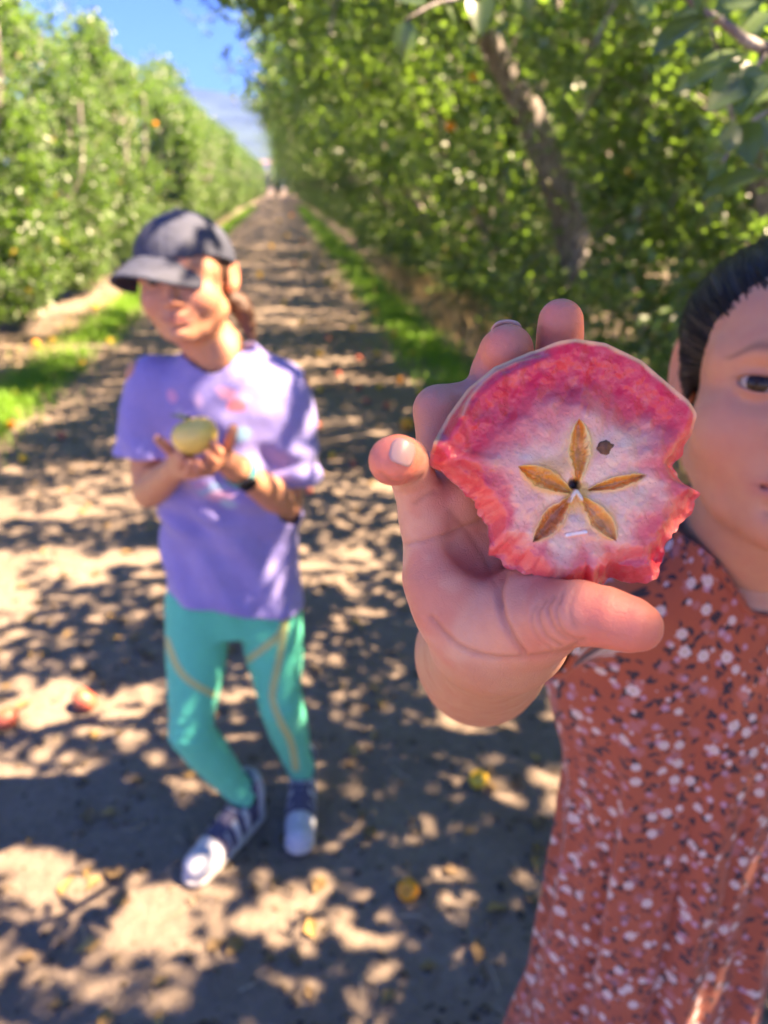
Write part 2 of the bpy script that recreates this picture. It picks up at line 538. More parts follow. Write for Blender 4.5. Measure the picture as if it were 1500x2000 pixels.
def mat_flesh():
    t = NT('wet_apple_flesh'); o = t.obj(); c = t.attr('Col')
    n = t.noise(o, 260, 4, .6); f = t.noise(o, 1300, 3, .6)
    c = t.mix(t.smooth(n, .4, .75, 0, .18), c, (.88, .45, .38))
    v = t.n('ShaderNodeTexVoronoi'); t.set(v.inputs['Vector'], o); v.inputs['Scale'].default_value = 620
    dots = t.smooth(v.outputs[0], .05, .22, 1, 0)
    h = t.math('ADD', t.math('MULTIPLY', n, 1.2), t.math('ADD', t.math('MULTIPLY', f, .5), t.math('MULTIPLY', dots, .7)))
    nb = t.bump(h, .42, .0009)
    return t.done(t.bsdf(c, .28, nb, Subsurface_Weight=.5, Subsurface_Radius=(1.0, .4, .4), Subsurface_Scale=.005, Coat_Weight=.28, Coat_Roughness=.06, Specular_IOR_Level=.35))
def mat_apple(name, a, b, c3):
    t = NT(name); o = t.obj()
    n = t.noise(o, 22, 4)
    c = t.ramp(n, [(.28, a), (.52, b), (.75, c3)])
    v = t.n('ShaderNodeTexVoronoi'); t.set(v.inputs['Vector'], o); v.inputs['Scale'].default_value = 150
    c = t.mix(t.smooth(v.outputs[0], .06, .14, .5, 0), c, (.62, .5, .3))
    return t.done(t.bsdf(c, .38, Specular_IOR_Level=.5))

M = dict(
    skin=mat_skin('skin'), hair=mat_hair('dark_hair', (.005, .004, .004), (.024, .016, .014)),
    brown_hair=mat_hair('brown_hair', (.035, .018, .014), (.13, .068, .050)),
    floral=mat_floral(), cloth=mat_cloth('jersey'), stretch=mat_cloth('stretch_knit', .15, 300, 1800),
    cap=mat_plain('cap_twill', (.042, .050, .082), .75, .15, 80, .3, 900),
    leaf=mat_leaf('apple_leaf', (.020, .052, .020), (.125, .19, .075), (.24, .45, .06), rough=.33),
    leaf_left=mat_leaf('apple_leaf_pale', (.045, .092, .030), (.13, .215, .072), (.19, .39, .05), rough=.36),
    bark=mat_bark(), soil=mat_soil(), grass=mat_vcol('grass', .6, .35), straw=mat_vcol('dry_stems', .8), clod=mat_vcol('soil_clods', .95, Specular_IOR_Level=.1),
    flesh=mat_flesh(), seed=mat_plain('apple_seed', (.06, .022, .012), .3),
    speck=mat_plain('dried_core', (.20, .075, .028), .6, .45, 400, .5, 900),
    nail=mat_plain('nail', (.58, .33, .27), .38, .05, 60, Specular_IOR_Level=.5, Subsurface_Weight=.2, Subsurface_Scale=.002),
    eye=mat_plain('eye_white', (.34, .28, .26), .15, .04, 50), iris=mat_plain('iris', (.020, .009, .005), .25, .2, 300, Specular_IOR_Level=.3), 
    brow=mat_plain('brow_hair', (.03, .02, .018), .7),
    yellow=mat_apple('yellow_apple', (.62, .28, .02), (.74, .42, .03), (.76, .52, .07)),
    orange=mat_apple('orange_apple', (.80, .20, .01), (.84, .29, .012), (.84, .38, .02)),
    red=mat_apple('red_apple', (.48, .06, .04), (.58, .13, .08), (.62, .26, .13)),
    pale=mat_apple('pale_apple', (.72, .40, .10), (.80, .60, .15), (.82, .66, .20)),
    stem=mat_plain('apple_stem', (.09, .055, .03), .8), core=mat_vcol('stem_core', .7),
    white=mat_plain('shoe_white', (.42, .44, .49), .5, .06), navy=mat_plain('navy_knit', (.022, .022, .050), .8, .15, 150),
    mesh=mat_plain('shoe_mesh', (.075, .07, .13), .8, .2, 200, .4, 900), sole=mat_plain('shoe_sole', (.50, .46, .43), .6, .08), dark=mat_plain('black_glass', (.008, .008, .010), .12, .05),
    band=mat_plain('watch_band', (.03, .27, .27), .5), wall=mat_plain('house_wall', (.62, .52, .48), .8), roof=mat_plain('house_roof', (.32, .20, .17), .8), pane=mat_plain('window_glass', (.05, .06, .07), .1),
    hill=mat_plain('hill_scrub', (.055, .085, .045), .95, .3, .02),
)
# ------------------------------------------------------------------ ground and hill
def stretch(lo, hi, h, far_lo, far_hi, g=1.13):
    mid = list(np.arange(lo, hi, h)); a, s = [], h
    x = lo
    while x > far_lo: s *= g; x -= s; a.append(x)
    b, s = [], h; x = mid[-1]
    while x < far_hi: s *= g; x += s; b.append(x)
    return np.array(a[::-1] + mid + b)
def ground_h(x, y):
    x, y = np.asarray(x, float), np.asarray(y, float)
    P = np.stack([x, y, np.zeros_like(x)], -1)
    off = x * RN[0] + y * RN[1]
    near = 1 / (1 + (np.hypot(x, y) / 25) ** 2)
    h = (fbm(P, 1.1, 1, 3) - .5) * .05 * near + (fbm(P, 7.0, 4, 3) - .5) * .026 * near
    h += .05 * sstep(1.5, 2.6, np.abs(off + .25)) * near
    return h
gx = stretch(-3.4, 2.4, .03, -2000, 2000); gy = stretch(-.4, 5.2, .03, -60, 2300, 1.10)
GX, GY = np.meshgrid(gx, gy)
GZ = ground_h(GX, GY)
V = np.stack([GX, GY, GZ], -1).reshape(-1, 3)
nx, ny = len(gx), len(gy)
i = np.arange(ny - 1)[:, None] * nx; j = np.arange(nx - 1)[None]
F = np.stack([i + j, i + j + 1, i + nx + j + 1, i + nx + j], -1).reshape(-1, 4)
tag(part('ground', V, F, M['soil']), kind='structure')
def gz(p): return float(ground_h(np.array([p[0]]), np.array([p[1]]))[0])

hx = np.linspace(-1700, 1500, 120); hy = np.linspace(330, 1900, 60)
HX, HY = np.meshgrid(hx, hy)
P = np.stack([HX, HY, 0 * HX], -1)
def hill_h(x, y):
    P = np.stack([x, y, 0 * x], -1)
    r = sstep(330, 1250, y) * (1 - .5 * sstep(1400, 1900, y))
    sh = .62 + .42 * np.exp(-((x + 330) / 330) ** 2)
    return r * sh * 116 * (.78 + .44 * fbm(P, .004, 9, 4)) - 1.5
HZ = hill_h(HX, HY)
i = np.arange(59)[:, None] * 120; j = np.arange(119)[None]
F = np.stack([i + j, i + j + 1, i + 121 + j, i + 120 + j], -1).reshape(-1, 4)
tag(part('hill', np.stack([HX, HY, HZ], -1).reshape(-1, 3), F, M['hill']), kind='structure')

def box(lo, hi):
    x0, y0, z0 = lo; x1, y1, z1 = hi
    V = np.array([[x0, y0, z0], [x1, y0, z0], [x1, y1, z0], [x0, y1, z0], [x0, y0, z1], [x1, y0, z1], [x1, y1, z1], [x0, y1, z1]], float)
    F = np.array([[0, 3, 2, 1], [4, 5, 6, 7], [0, 1, 5, 4], [1, 2, 6, 5], [2, 3, 7, 6], [3, 0, 4, 7]])
    return V, F
hp = at_y(519, 330, 420)
house = empty('house', (hp[0], hp[1], float(hill_h(np.array([hp[0]]), np.array([hp[1]]))[0]) - .5), .2)
tag(house, 'small pale house far off at the foot of the blue hill', 'house')
base = max(0.0, hp[2] - house.location[2])
part('wall', *box((-3.2, -3, -1), (3.2, 3, base + 2.4)), M['wall'], house, smooth=False)
V = np.array([[-3.6, -3.4, 0], [3.6, -3.4, 0], [3.6, 3.4, 0], [-3.6, 3.4, 0], [-3.6, 0, 1.7], [3.6, 0, 1.7]], float) + [0, 0, base + 2.41]
part('roof', V, np.array([[0, 1, 5], [0, 5, 4], [2, 3, 4], [2, 4, 5], [0, 4, 3], [1, 2, 5], [0, 3, 2], [0, 2, 1]]), M['roof'], house, smooth=False)
for q in (-1.6, 1.5):
    part('window', *box((q - .6, -3.06, base + .6), (q + .6, -2.9, base + 1.8)), M['pane'], house, smooth=False)

# ------------------------------------------------------------------ leaves
LEAF_V = np.array([[0, 0, 0], [-.30, .38, .07], [.30, .38, .07], [0, .45, 0], [0, 1, -.10]])
LEAF_F = np.array([[0, 3, 1], [0, 2, 3], [3, 4, 1], [3, 2, 4]])
def scatter(base, D, Nn, L, tpl_v, tpl_f):
    """copies of a leaf template: base point, direction, rough normal, length"""
    D = norm(D); S = norm(np.cross(D, Nn)); Nn = np.cross(S, D)
    V = base[:, None] + L[:, None, None] * (tpl_v[None, :, 0, None] * S[:, None] + tpl_v[None, :, 1, None] * D[:, None] + tpl_v[None, :, 2, None] * Nn[:, None])
    n = len(tpl_v)
    F = tpl_f[None] + (np.arange(len(base)) * n)[:, None, None]
    return V.reshape(-1, 3), F.reshape(-1, tpl_f.shape[1])
def crown(seed, hs, wp, wb, half, nshoot, per, size, keep=None, cs=2.0, cq=.56):
    r = np.random.default_rng(seed)
    hs, wp, wb = map(lambda v: np.asarray(v, float), (hs, wp, wb))
    tot = wp + wb
    n0 = int(nshoot * 2.2)
    z = r.uniform(hs[0], hs[-1], n0 * 2); z = z[r.random(n0 * 2) < np.interp(z, hs, tot) / tot.max()]
    n = len(z)
    b = r.uniform(-half, half, n)
    lump = .55 + .9 * fbm(np.stack([b, z, np.zeros(n)], 1), 1.5, seed, 2)
    rnd = np.sqrt(np.clip(1 - (np.abs(b) / (half * 1.12)) ** 2.6, .08, 1))
    u = r.random(n) ** .6; side = r.random(n) < .68
    a = np.where(side, u * np.interp(z, hs, wp), -u * np.interp(z, hs, wb)) * lump * rnd
    S0 = np.stack([a, b, z], 1)
    cl = fbm(S0, cs, seed + 3, 2); th_ = np.quantile(cl, cq)          # sprays bunch together and leave holes
    ok = ((cl > th_) | (r.random(n) < .08)).nonzero()[0][:nshoot]
    a, b, z, S0 = a[ok], b[ok], z[ok], S0[ok]; n = len(a)
    out = np.stack([np.sign(a) * .7, b / half * .25, .45 + .5 * (z > 1.2)], 1)
    D = norm(out + r.standard_normal((n, 3)) * .6)
    ln = r.uniform(.22, .55, n)
    S0 = S0 - D * ln[:, None] * .5
    tt = (np.arange(per) + .5) / per
    base = S0[:, None] + D[:, None] * (ln[:, None] * tt)[..., None] - np.array([0, 0, .16]) * (tt ** 2 * ln[:, None])[..., None]
    base = base.reshape(-1, 3) + r.standard_normal((n * per, 3)) * .012
    Dr = np.repeat(D, per, 0)
    LD = norm(Dr * .45 + norm(r.standard_normal((n * per, 3))) * .95 + np.array([0, 0, -.22]))
    LN = norm(np.array([.15, 0, .8]) + r.standard_normal((n * per, 3)) * .62)
    L = size * r.uniform(.65, 1.25, n * per)
    ok = (base[:, 2] > .12)
    if keep is not None: ok &= keep(base)
    base, LD, LN, L = base[ok], LD[ok], LN[ok], L[ok]
    V, F = scatter(base, LD, LN, L, LEAF_V, LEAF_F)
    hgt = np.clip((base[:, 2] - 1) / 3, 0, 1)
    g = np.clip(r.normal(.38, .26, len(base)) + .18 * hgt, 0, 1); yl = (r.random(len(base)) < .02) * r.uniform(.4, 1, len(base))
    C = np.repeat(np.stack([g, yl, g, np.ones_like(g)], 1), len(LEAF_V), 0)
    # woody shoots
    k = r.choice(n, min(n, 170), replace=False)
    parts = []
    for q in k:
        p = np.stack([S0[q] - D[q] * .25 * ln[q], S0[q] + D[q] * ln[q] * .5, S0[q] + D[q] * ln[q] - [0, 0, .1 * ln[q]]])
        parts.append(tube(p, [.007, .005, .002], 4, cap=False))
    TV, TF = merge(parts)
    return V, F, C, TV, TF
def limbs(seed, lean, top, spread, r0=.075):
    r = np.random.default_rng(seed)
    fork = np.array([lean[0] * .3, lean[1] * .3, .75 + r.uniform(0, .2)])
    ps = [tube(spline([(0, 0, -.12), (.02, .01, .3), fork], 8), np.linspace(r0 * 1.25, r0, 8), 10, .05)]
    for q in range(5):
        an = q * 2 * math.pi / 5 + r.uniform(-.4, .4)
        e = np.array([lean[0] + spread * math.cos(an), lean[1] + spread * .8 * math.sin(an), top * r.uniform(.8, 1)])
        m = fork * .5 + e * .5 + np.array([.25 * math.cos(an), .25 * math.sin(an), -.15])
        c = spline([fork - [0, 0, .1], m, e], 9)
        ps.append(tube(c, np.linspace(r0 * .75, .012, 9), 8, .06))
        for _ in range(3):
            s = c[r.integers(3, 8)]; d = norm(r.standard_normal(3) + [0, 0, .4]) * r.uniform(.3, .7)
            ps.append(tube(np.stack([s, s + d * .6 + [0, 0, -.03], s + d]), [.018, .012, .005], 6, .05))
    return merge(ps)
def me_of(name, V, F, mat, col=None, smooth=True):
    me = mesh_np(name, V, F, smooth)
    if col is not None: set_col(me, col)
    me.materials.append(mat); return me
RH = [.15, .6, 1.3, 2.0, 2.8, 3.6, 4.3]; RWP = [.6, .9, 1.05, 1.6, 2.75, 2.8, 1.6]; RWPN = [.6, .9, 1.05, 1.5, 2.0, 1.8, .7]; RWB = [.5, .8, .9, 1.0, 1.0, .9, .3]
LH = [.12, .6, 1.2, 2.0, 2.8, 3.4, 3.8]; LWP = [.45, .7, .8, .9, .85, .65, .2]; LWB = [.5, .7, .8, .9, .8, .6, .2]
def variant(seed, hs, wp, wb, nshoot, per, size, mat, lean, top, **kw):
    V, F, C, TV, TF = crown(seed, hs, wp, wb, 1.3, nshoot, per, size, **kw)
    WV, WF = limbs(seed + 50, lean, top, .75)
    return me_of('crown', V, F, M[mat], C, False), me_of('trunk', WV, WF, M['bark']), me_of('twigs', TV, TF, M['bark'])
RIGHT = [variant(100 + q, RH, RWPN if q == 3 else RWP, RWB, n_, 14, .086, 'leaf', (.7, 0), 3.5, **kw_) for q, (n_, kw_) in enumerate(((1600, {}), (1600, {}), (1600, {}), (1050, dict(cs=1.4, cq=.68))))]
LEFT = [variant(200 + q, LH, LWP, LWB, 1500, 14, .084, 'leaf_left', (.1, 0), 3.1, cs=1.35, cq=.62) for q in range(4)]
def plant(me2, p, rz, sc, label, group):
    t = empty('apple_tree', p, rz); t.scale = sc
    tag(t, label, 'tree', group)
    for nm, me in zip(('crown', 'trunk', 'twigs'), me2):
        o = bpy.data.objects.new(nm, me); link(o, t)
        if nm == 'twigs': o['kind'] = 'stuff'
    return t
GR, GL = 'apple trees in the right-hand orchard row', 'apple trees in the left-hand orchard row'
rnd = random.Random(3)
def tree_at(kind, off, t, label, group, sc=None, v=None):
    p = row(off, t); p[2] = gz(p) - .02
    s = sc or (rnd.uniform(.93, 1.07), rnd.uniform(.95, 1.1), rnd.uniform(.92, 1.06))
    vs = RIGHT if kind == 'r' else LEFT
    return plant(vs[rnd.randrange(len(vs) - (kind == 'r')) if v is None else v], p, (ROW + math.pi if kind == 'r' else ROW) + rnd.uniform(-.15, .15), s, label, group)
tree_at('r', 2.6, -.9, 'leafy apple tree just outside the frame, level with the camera on the right', GR, v=3)
# -- the apple tree whose bare leaning trunk shows
c0 = at_y(1118, 470, 6.7); c1 = at_y(1085, 350, 6.62); c2 = at_y(1035, 220, 6.5); c3 = at_y(965, 100, 6.3); c4 = at_y(905, 0, 6.1)
foot = np.array([c0[0] + .10, c0[1] + .1, 0]); foot[2] = gz(foot)
lt = empty('apple_tree', foot, 0)
tag(lt, 'apple tree on the right with a bare grey trunk leaning left toward the path', 'tree', GR)
tp = spline([foot + [0, 0, -.1], (foot + c0) / 2 + [.02, 0, 0], c0, c1, c2], 16)
part('trunk', *tube(tp - foot, np.linspace(.17, .115, 16), 12, .05), M['bark'], lt)
lp = spline([c2 - [0, 0, .03], c3, c4, c4 + [-.45, -.3, .55]], 10)
part('limb', *tube(lp - foot, np.linspace(.11, .04, 10), 9, .05), M['bark'], lt)
lp = spline([c2, at_y(1050, 175, 6.6), at_y(1085, 60, 6.8), at_y(1100, -120, 7.0)], 8)
part('limb', *tube(lp - foot, np.linspace(.05, .02, 8), 8, .05), M['bark'], lt)
lp = spline([at_y(1190, 430, 6.95), at_y(1185, 330, 7.0), at_y(1150, 210, 7.0), at_y(1135, 90, 7.0), at_y(1120, -100, 7.1)], 10)
lp = np.concatenate([spline([foot + [.1, .1, .5], lp[0]], 3)[:2], lp])
part('limb', *tube(lp - foot, np.linspace(.085, .04, len(lp)), 9, .05), M['bark'], lt)
def pix(P):
    d = P - np.array([0, 0, CH]); z = d[:, 1] * CP - d[:, 2] * SP
    return np.stack([750 + 1500 * d[:, 0] / z, 1000 - 1500 * (d[:, 1] * SP + d[:, 2] * CP) / z], 1), z
TL = pix(np.array([c0, c1, c2, c3]))[0]
gr_ = np.random.default_rng(77)
def gap(wp):            # the open pocket of foliage on the path side of the bare trunk
    q, z = pix(wp)
    d = seg_dist(np.c_[q, 0 * z], [np.array([*t, 0.0]) for t in TL])
    return ~((d < gr_.uniform(35, 75, len(z))) & (z < 6.9) & (z > 1) & (gr_.random(len(z)) < .93))
ra = ROW + math.pi
Rz = np.array([[math.cos(ra), -math.sin(ra), 0], [math.sin(ra), math.cos(ra), 0], [0, 0, 1]])
V, F, C, TV, TF = crown(131, RH, [.5, .7, .8, 1.5, 3.5, 4.0, 3.0], RWB, 1.35, 2200, 14, .088, cs=1.6, cq=.6, keep=lambda b: gap(b @ Rz.T + foot))
part('crown', V @ Rz.T, F, M['leaf'], lt, C, False)
tag(part('twigs', TV @ Rz.T, TF, M['bark'], lt), kind='stuff')
nf = row(2.75, 4.0); nf[2] = gz(nf) - .02
ft = empty('apple_tree', nf, 0)
tag(ft, 'leafy apple tree on the right, directly behind the floral-dress child', 'tree', GR)
V, F, C, TV, TF = crown(133, RH, RWP, RWB, 1.35, 1700, 14, .088, cs=1.5, cq=.62, keep=lambda b: gap(b @ Rz.T + nf))
part('crown', V @ Rz.T, F, M['leaf'], ft, C, False)
tag(part('twigs', TV @ Rz.T, TF, M['bark'], ft), kind='stuff')
V, F = limbs(183, (.3, .4), 3.3, .6); part('trunk', V @ Rz.T, F, M['bark'], ft)
tree_at('r', 2.75, 9.0, 'apple tree just past the leaning bare trunk on the right, branches hanging over the path', GR, v=0)
for k in range(1, 45):
    tree_at('r', 2.6 + rnd.uniform(-.1, .1), 9.0 + 2.25 * k, 'apple tree farther along the right-hand row, merging with its neighbours', GR)
for k in range(9):
    tree_at('r', 6.6 + rnd.uniform(-.1, .1), 3.2 + 2.3 * k, 'apple tree of the next row, glimpsed through the right-hand foliage', 'apple trees of the next row to the right')
tree_at('l', -3.35, 3.6, 'apple tree outside the frame on the left, nearest of the left-hand row', GL, v=0, sc=(1.1, 1.05, 1.45))
tree_at('l', -3.3, 5.9, 'nearest apple tree at the left edge, sunlit bright green at its top', GL, v=1, sc=(1.1, 1.05, 1.36))
tree_at('l', -3.25, 8.3, 'left-hand apple tree with a pale thin trunk showing above the bare soil', GL, v=2, sc=(1.05, 1.05, 1.14))
for k in range(1, 37):
    tree_at('l', -3.25 + rnd.uniform(-.25, .2), 8.3 + 2.85 * k + rnd.uniform(-.25, .25), 'apple tree farther along the left-hand row, merging with its neighbours', GL, sc=(rnd.uniform(.85, 1.3), rnd.uniform(1.1, 1.25), rnd.uniform(.9, 1.18)))

for k in range(6):
    tree_at('l', -4.2 + 1.7 * k, 111 + rnd.uniform(-1, 1), 'far apple tree closing off the end of the path', 'apple trees across the far end of the path')

# -- the tree at the right edge whose bough reaches in over the dress girl
def leaf_fine(nl=8, nw=4, curl=.22, fold=.18):
    s = np.linspace(0, 1, nl); c = np.linspace(-1, 1, nw + 1)
    wd = .33 * np.sin(np.pi * s ** .82) ** .8 * (1 - .25 * s) + .008
    V = np.stack([(wd[:, None] * c[None]), np.repeat(s[:, None], nw + 1, 1), fold * np.abs(c)[None] * wd[:, None] * 1.6 - curl * (s ** 2)[:, None] + .012 * np.sin(s * 25)[:, None] * np.abs(c)[None]], -1).reshape(-1, 3)
    i = np.arange(nl - 1)[:, None] * (nw + 1); j = np.arange(nw)[None]
    return V, np.stack([i + j, i + j + 1, i + nw + 2 + j, i + nw + 1 + j], -1).reshape(-1, 4)
nt = tree_at('r', 2.55, 1.35, 'apple tree at the right edge, its leafy bough reaching into the top right corner', GR, v=3)
bpy.context.view_layer.update()
NI = nt.matrix_world.inverted()
def to_nt(P): return np.array([tuple(NI @ Vector(p)) for p in np.atleast_2d(P)])
b1 = spline([row(2.3, 1.35, 1.15), at(1950, 60, 1.35), at(1640, 70, 1.02), at(1500, 95, .93), at(1405, 40, .90), at(1330, -10, .90)], 20)
b2 = spline([at(1640, 70, 1.02), at(1560, 190, .98), at(1480, 228, .94), at(1410, 318, .92)], 10)
b3 = spline([at(1500, 95, .93), at(1470, 140, .92), at(1425, 165, .91)], 6)
b4 = spline([at(1950, 60, 1.35), at(1700, -180, 1.4), at(1200, -160, 1.4), at(1000, -30, 1.35), at(860, 5, 1.32), at(790, 40, 1.3)], 20)
for b, r0, r1 in ((b1, .016, .003), (b2, .006, .002), (b3, .004, .002), (b4, .012, .002)):
    part('branch', *tube(to_nt(b), np.linspace(r0, r1, len(b)), 7, .05), M['bark'], nt)
LFV, LFF = leaf_fine()
LFM = [me_of('leaf', LFV, quads2tris(LFF), M['leaf'], np.tile([g, 0, g, 1], (len(LFV), 1))) for g in (.15, .4, .75)]
spec = [(1405, 25, 1272, 80, .90, 0, 0), (1420, 40, 1320, 12, .91, 0, 1), (1460, 105, 1345, 148, .92, 2, 0), (1478, 128, 1392, 195, .91, 1, 0), (1450, 150, 1440, 212, .90, 0, 1),
        (1500, 150, 1442, 205, .94, 2, 0), (1432, 236, 1418, 306, .91, 1, -1), (1452, 238, 1462, 312, .92, 0, 1), (1490, 230, 1492, 300, .93, 1, -1), (1500, 338, 1372, 362, .90, 0, 0),
        (1425, 315, 1372, 300, .92, 1, 0), (1500, 22, 1448, 76, .94, 2, 0), (1478, 8, 1385, -18, .92, 1, 1), (1515, 275, 1432, 285, .95, 0, 0), (1530, 90, 1490, 30, .95, 2, 0),
        (1350, 0, 1262, -18, .90, 0, 0), (1385, 30, 1362, -40, .9, 1, 1), (1560, 190, 1480, 180, .97, 1, 0), (1540, 210, 1560, 290, .97, 0, 1), (1600, 90, 1560, 160, 1.0, 1, 0),
        (792, 38, 790, 125, 1.30, 0, 1), (862, 0, 905, 62, 1.32, 0, 0), (830, 10, 770, -20, 1.31, 1, 0), (935, -18, 940, 60, 1.33, 0, 1), (1010, -40, 1040, 40, 1.35, 1, 0),
        (960, -20, 900, -50, 1.33, 1, 0), (1440, 60, 1490, -10, .92, 0, 0), (1410, 318, 1385, 345, .92, 1, 0)]
camp = np.array([0, 0, CH])
for x0, y0, x1, y1, z, g, fc in spec:
    a, b = at(x0, y0, z), at(x1, y1, z + rnd.uniform(-.03, .02))
    d = b - a; L = np.linalg.norm(d); tocam = norm(camp - a)
    nrm = norm(tocam * (1.0 if fc == 1 else -.9 if fc == -1 else .35) + np.array([rnd.uniform(-.3, .5), 0, .8 if fc >= 0 else -.3]))
    d = d / L; s = norm(np.cross(d, nrm)); n2 = np.cross(s, d)
    mw = Matrix([(*(Vector((s[q], d[q], n2[q])) * L), a[q]) for q in range(3)] + [(0, 0, 0, 1)])
    o = bpy.data.objects.new('leaf', LFM[g]); link(o, nt)
    o.matrix_local = NI @ mw

# ------------------------------------------------------------------ ground cover
def blades(n, seed, offs, ts, hgt, wid, cols, dens=None, lean=.5, clump=None):
    r = np.random.default_rng(seed)
    t = ts[0] + (ts[1] - ts[0]) * r.random(n) ** 1.7
    o = r.normal(offs[0], offs[1], n)
    P = o[:, None] * RN + t[:, None] * RD
    ok = np.ones(n, bool) if dens is None else (fbm(P, 1.6, seed, 2) + r.normal(0, .06, n)) > dens
    P = P[ok]; n = len(P)
    P[:, 2] = ground_h(P[:, 0], P[:, 1]) - .01
    an = r.random(n) * 6.283; H = hgt * r.uniform(.4, 1.2, n); W = wid * r.uniform(.6, 1.3, n)
    S = np.stack([np.cos(an), np.sin(an), 0 * an], 1); Dn = np.stack([-np.sin(an), np.cos(an), 0 * an], 1)
    up = np.array([0, 0, 1.0]); bl = (lean * r.uniform(.2, 1.2, n) * H)[:, None] * Dn
    m = P + up * (H * .6)[:, None] + bl * .35; tip = P + up * H[:, None] * .95 + bl
    V = np.stack([P - S * W[:, None], P + S * W[:, None], m - S * W[:, None] * .7, m + S * W[:, None] * .7, tip], 1).reshape(-1, 3)
    F = (np.array([[0, 1, 3], [0, 3, 2], [2, 3, 4]])[None] + (np.arange(n) * 5)[:, None, None]).reshape(-1, 3)
    cols = np.asarray(cols); k = r.random(n)[:, None]
    C = np.repeat(cols[0] * (1 - k) + cols[1] * k, 5, 0)
    return V, F, C
for off, sd, sg in ((1.32, 1, .16), (-2.03, 2, .14)):
    V, F, C = blades(42000, sd, (off, sg), (1.6, 60), .12, .005, [(.13, .32, .03), (.24, .48, .06)], dens=.33)
    tag(part('grass', V, F, M['grass'], None, C, False), kind='stuff')
V, F, C = blades(9000, 5, (1.95, .22), (3.0, 14), .42, .003, [(.30, .20, .10), (.50, .36, .20)], dens=.46, lean=.8)
tag(part('dry_grass', V, F, M['straw'], None, C, False), kind='stuff')
V, F, C = blades(8000, 6, (-2.35, .16), (3.5, 40), .10, .003, [(.30, .21, .10), (.46, .34, .18)], dens=.45, lean=.9)
tag(part('dry_grass', V, F, M['straw'], None, C, False), kind='stuff')
def on_ground(n, seed, x0, x1, y0, y1, pw=1.6):
    r = np.random.default_rng(seed)
    y = y0 + (y1 - y0) * r.random(n) ** pw; wd = np.clip(.7 + y * .45, 0, 3.0)
    x = r.uniform(-1, 1, n) * wd - .12 * y + .0
    x = np.clip(x, x0, x1) + r.normal(0, .02, n)
    return np.stack([x, y, ground_h(x, y)], 1), r
P, r = on_ground(6500, 21, -4, 3, .25, 9)
OCT = np.array([[1, 0, 0], [-1, 0, 0], [0, 1, 0], [0, -1, 0], [0, 0, 1], [0, 0, -1]], float)
OF = np.array([[0, 2, 4], [2, 1, 4], [1, 3, 4], [3, 0, 4], [2, 0, 5], [1, 2, 5], [3, 1, 5], [0, 3, 5]])
sz = np.abs(r.normal(0, .007, len(P))) + .003
V = P[:, None] + sz[:, None, None] * (OCT[None] * r.uniform(.5, 1.3, (len(P), 6, 1)) * [1, 1, .7])
F = (OF[None] + (np.arange(len(P)) * 6)[:, None, None]).reshape(-1, 3)
k = r.random(len(P))[:, None]
tag(part('soil_clods', V.reshape(-1, 3), F, M['clod'], None, np.repeat(np.array([.085, .062, .046]) * (1 - k) + np.array([.18, .135, .10]) * k, 6, 0), True), kind='stuff')
P, r = on_ground(1500, 22, -4, 3, .3, 9)
an = r.random(len(P)) * 6.283; L = r.uniform(.02, .10, len(P)); D = np.stack([np.cos(an), np.sin(an), r.uniform(-.05, .25, len(P))], 1)
S = np.stack([-np.sin(an), np.cos(an), 0 * an], 1); W = r.uniform(.0006, .0014, len(P))[:, None]; bd = r.normal(0, .15, len(P))[:, None] * S * L[:, None]
b0 = P + [0, 0, .006]
m = b0 + D * L[:, None] * .5 + bd + [0, 0, .006]; e = b0 + D * L[:, None]
up = np.array([0, 0, 1.0])
V = np.stack([b0 - S * W, b0 + S * W, b0 + up * W * 1.6, m - S * W, m + S * W, m + up * W * 1.6, e], 1).reshape(-1, 3)
TF = np.array([[0, 1, 4], [0, 4, 3], [1, 2, 5], [1, 5, 4], [2, 0, 3], [2, 3, 5], [3, 4, 6], [4, 5, 6], [5, 3, 6]])
k = r.random(len(P))[:, None]
tag(part('straw', V, (TF[None] + (np.arange(len(P)) * 7)[:, None, None]).reshape(-1, 3), M['straw'], None, np.repeat(np.array([.34, .24, .14]) * (1 - k) + np.array([.55, .43, .29]) * k, 7, 0), False), kind='stuff')
P, r = on_ground(1700, 23, -4.5, 3.4, .4, 22, 1.3)
n = len(P)
V, F = scatter(P + [0, 0, .008], np.concatenate([norm(r.standard_normal((n, 2))), r.uniform(-.1, .25, (n, 1))], 1), np.array([0, 0, 1.0]) + r.standard_normal((n, 3)) * .3, r.uniform(.03, .065, n), LEAF_V * [1, 1, 1.8], LEAF_F)
k = r.random(n)[:, None] ** 1.5
tag(part('fallen_leaves', V, F, M['straw'], None, np.repeat(np.array([.12, .075, .04]) * (1 - k) + np.array([.40, .24, .08]) * k, 5, 0), False), kind='stuff')

# ------------------------------------------------------------------ the air
hz = bpy.data.materials.new('haze_air'); hz.use_nodes = True
hz.node_tree.nodes.clear()
ho = hz.node_tree.nodes.new('ShaderNodeOutputMaterial'); hv = hz.node_tree.nodes.new('ShaderNodeVolumePrincipled')
hv.inputs['Color'].default_value = (.05, .24, 1.0, 1); hv.inputs['Density'].default_value = .0006; hv.inputs['Anisotropy'].default_value = .2
hz.node_tree.links.new(hv.outputs[0], ho.inputs['Volume'])
tag(part('haze', *box((-2100, -80, -3), (2100, 2400, 215)), hz, None, None, False), kind='stuff')
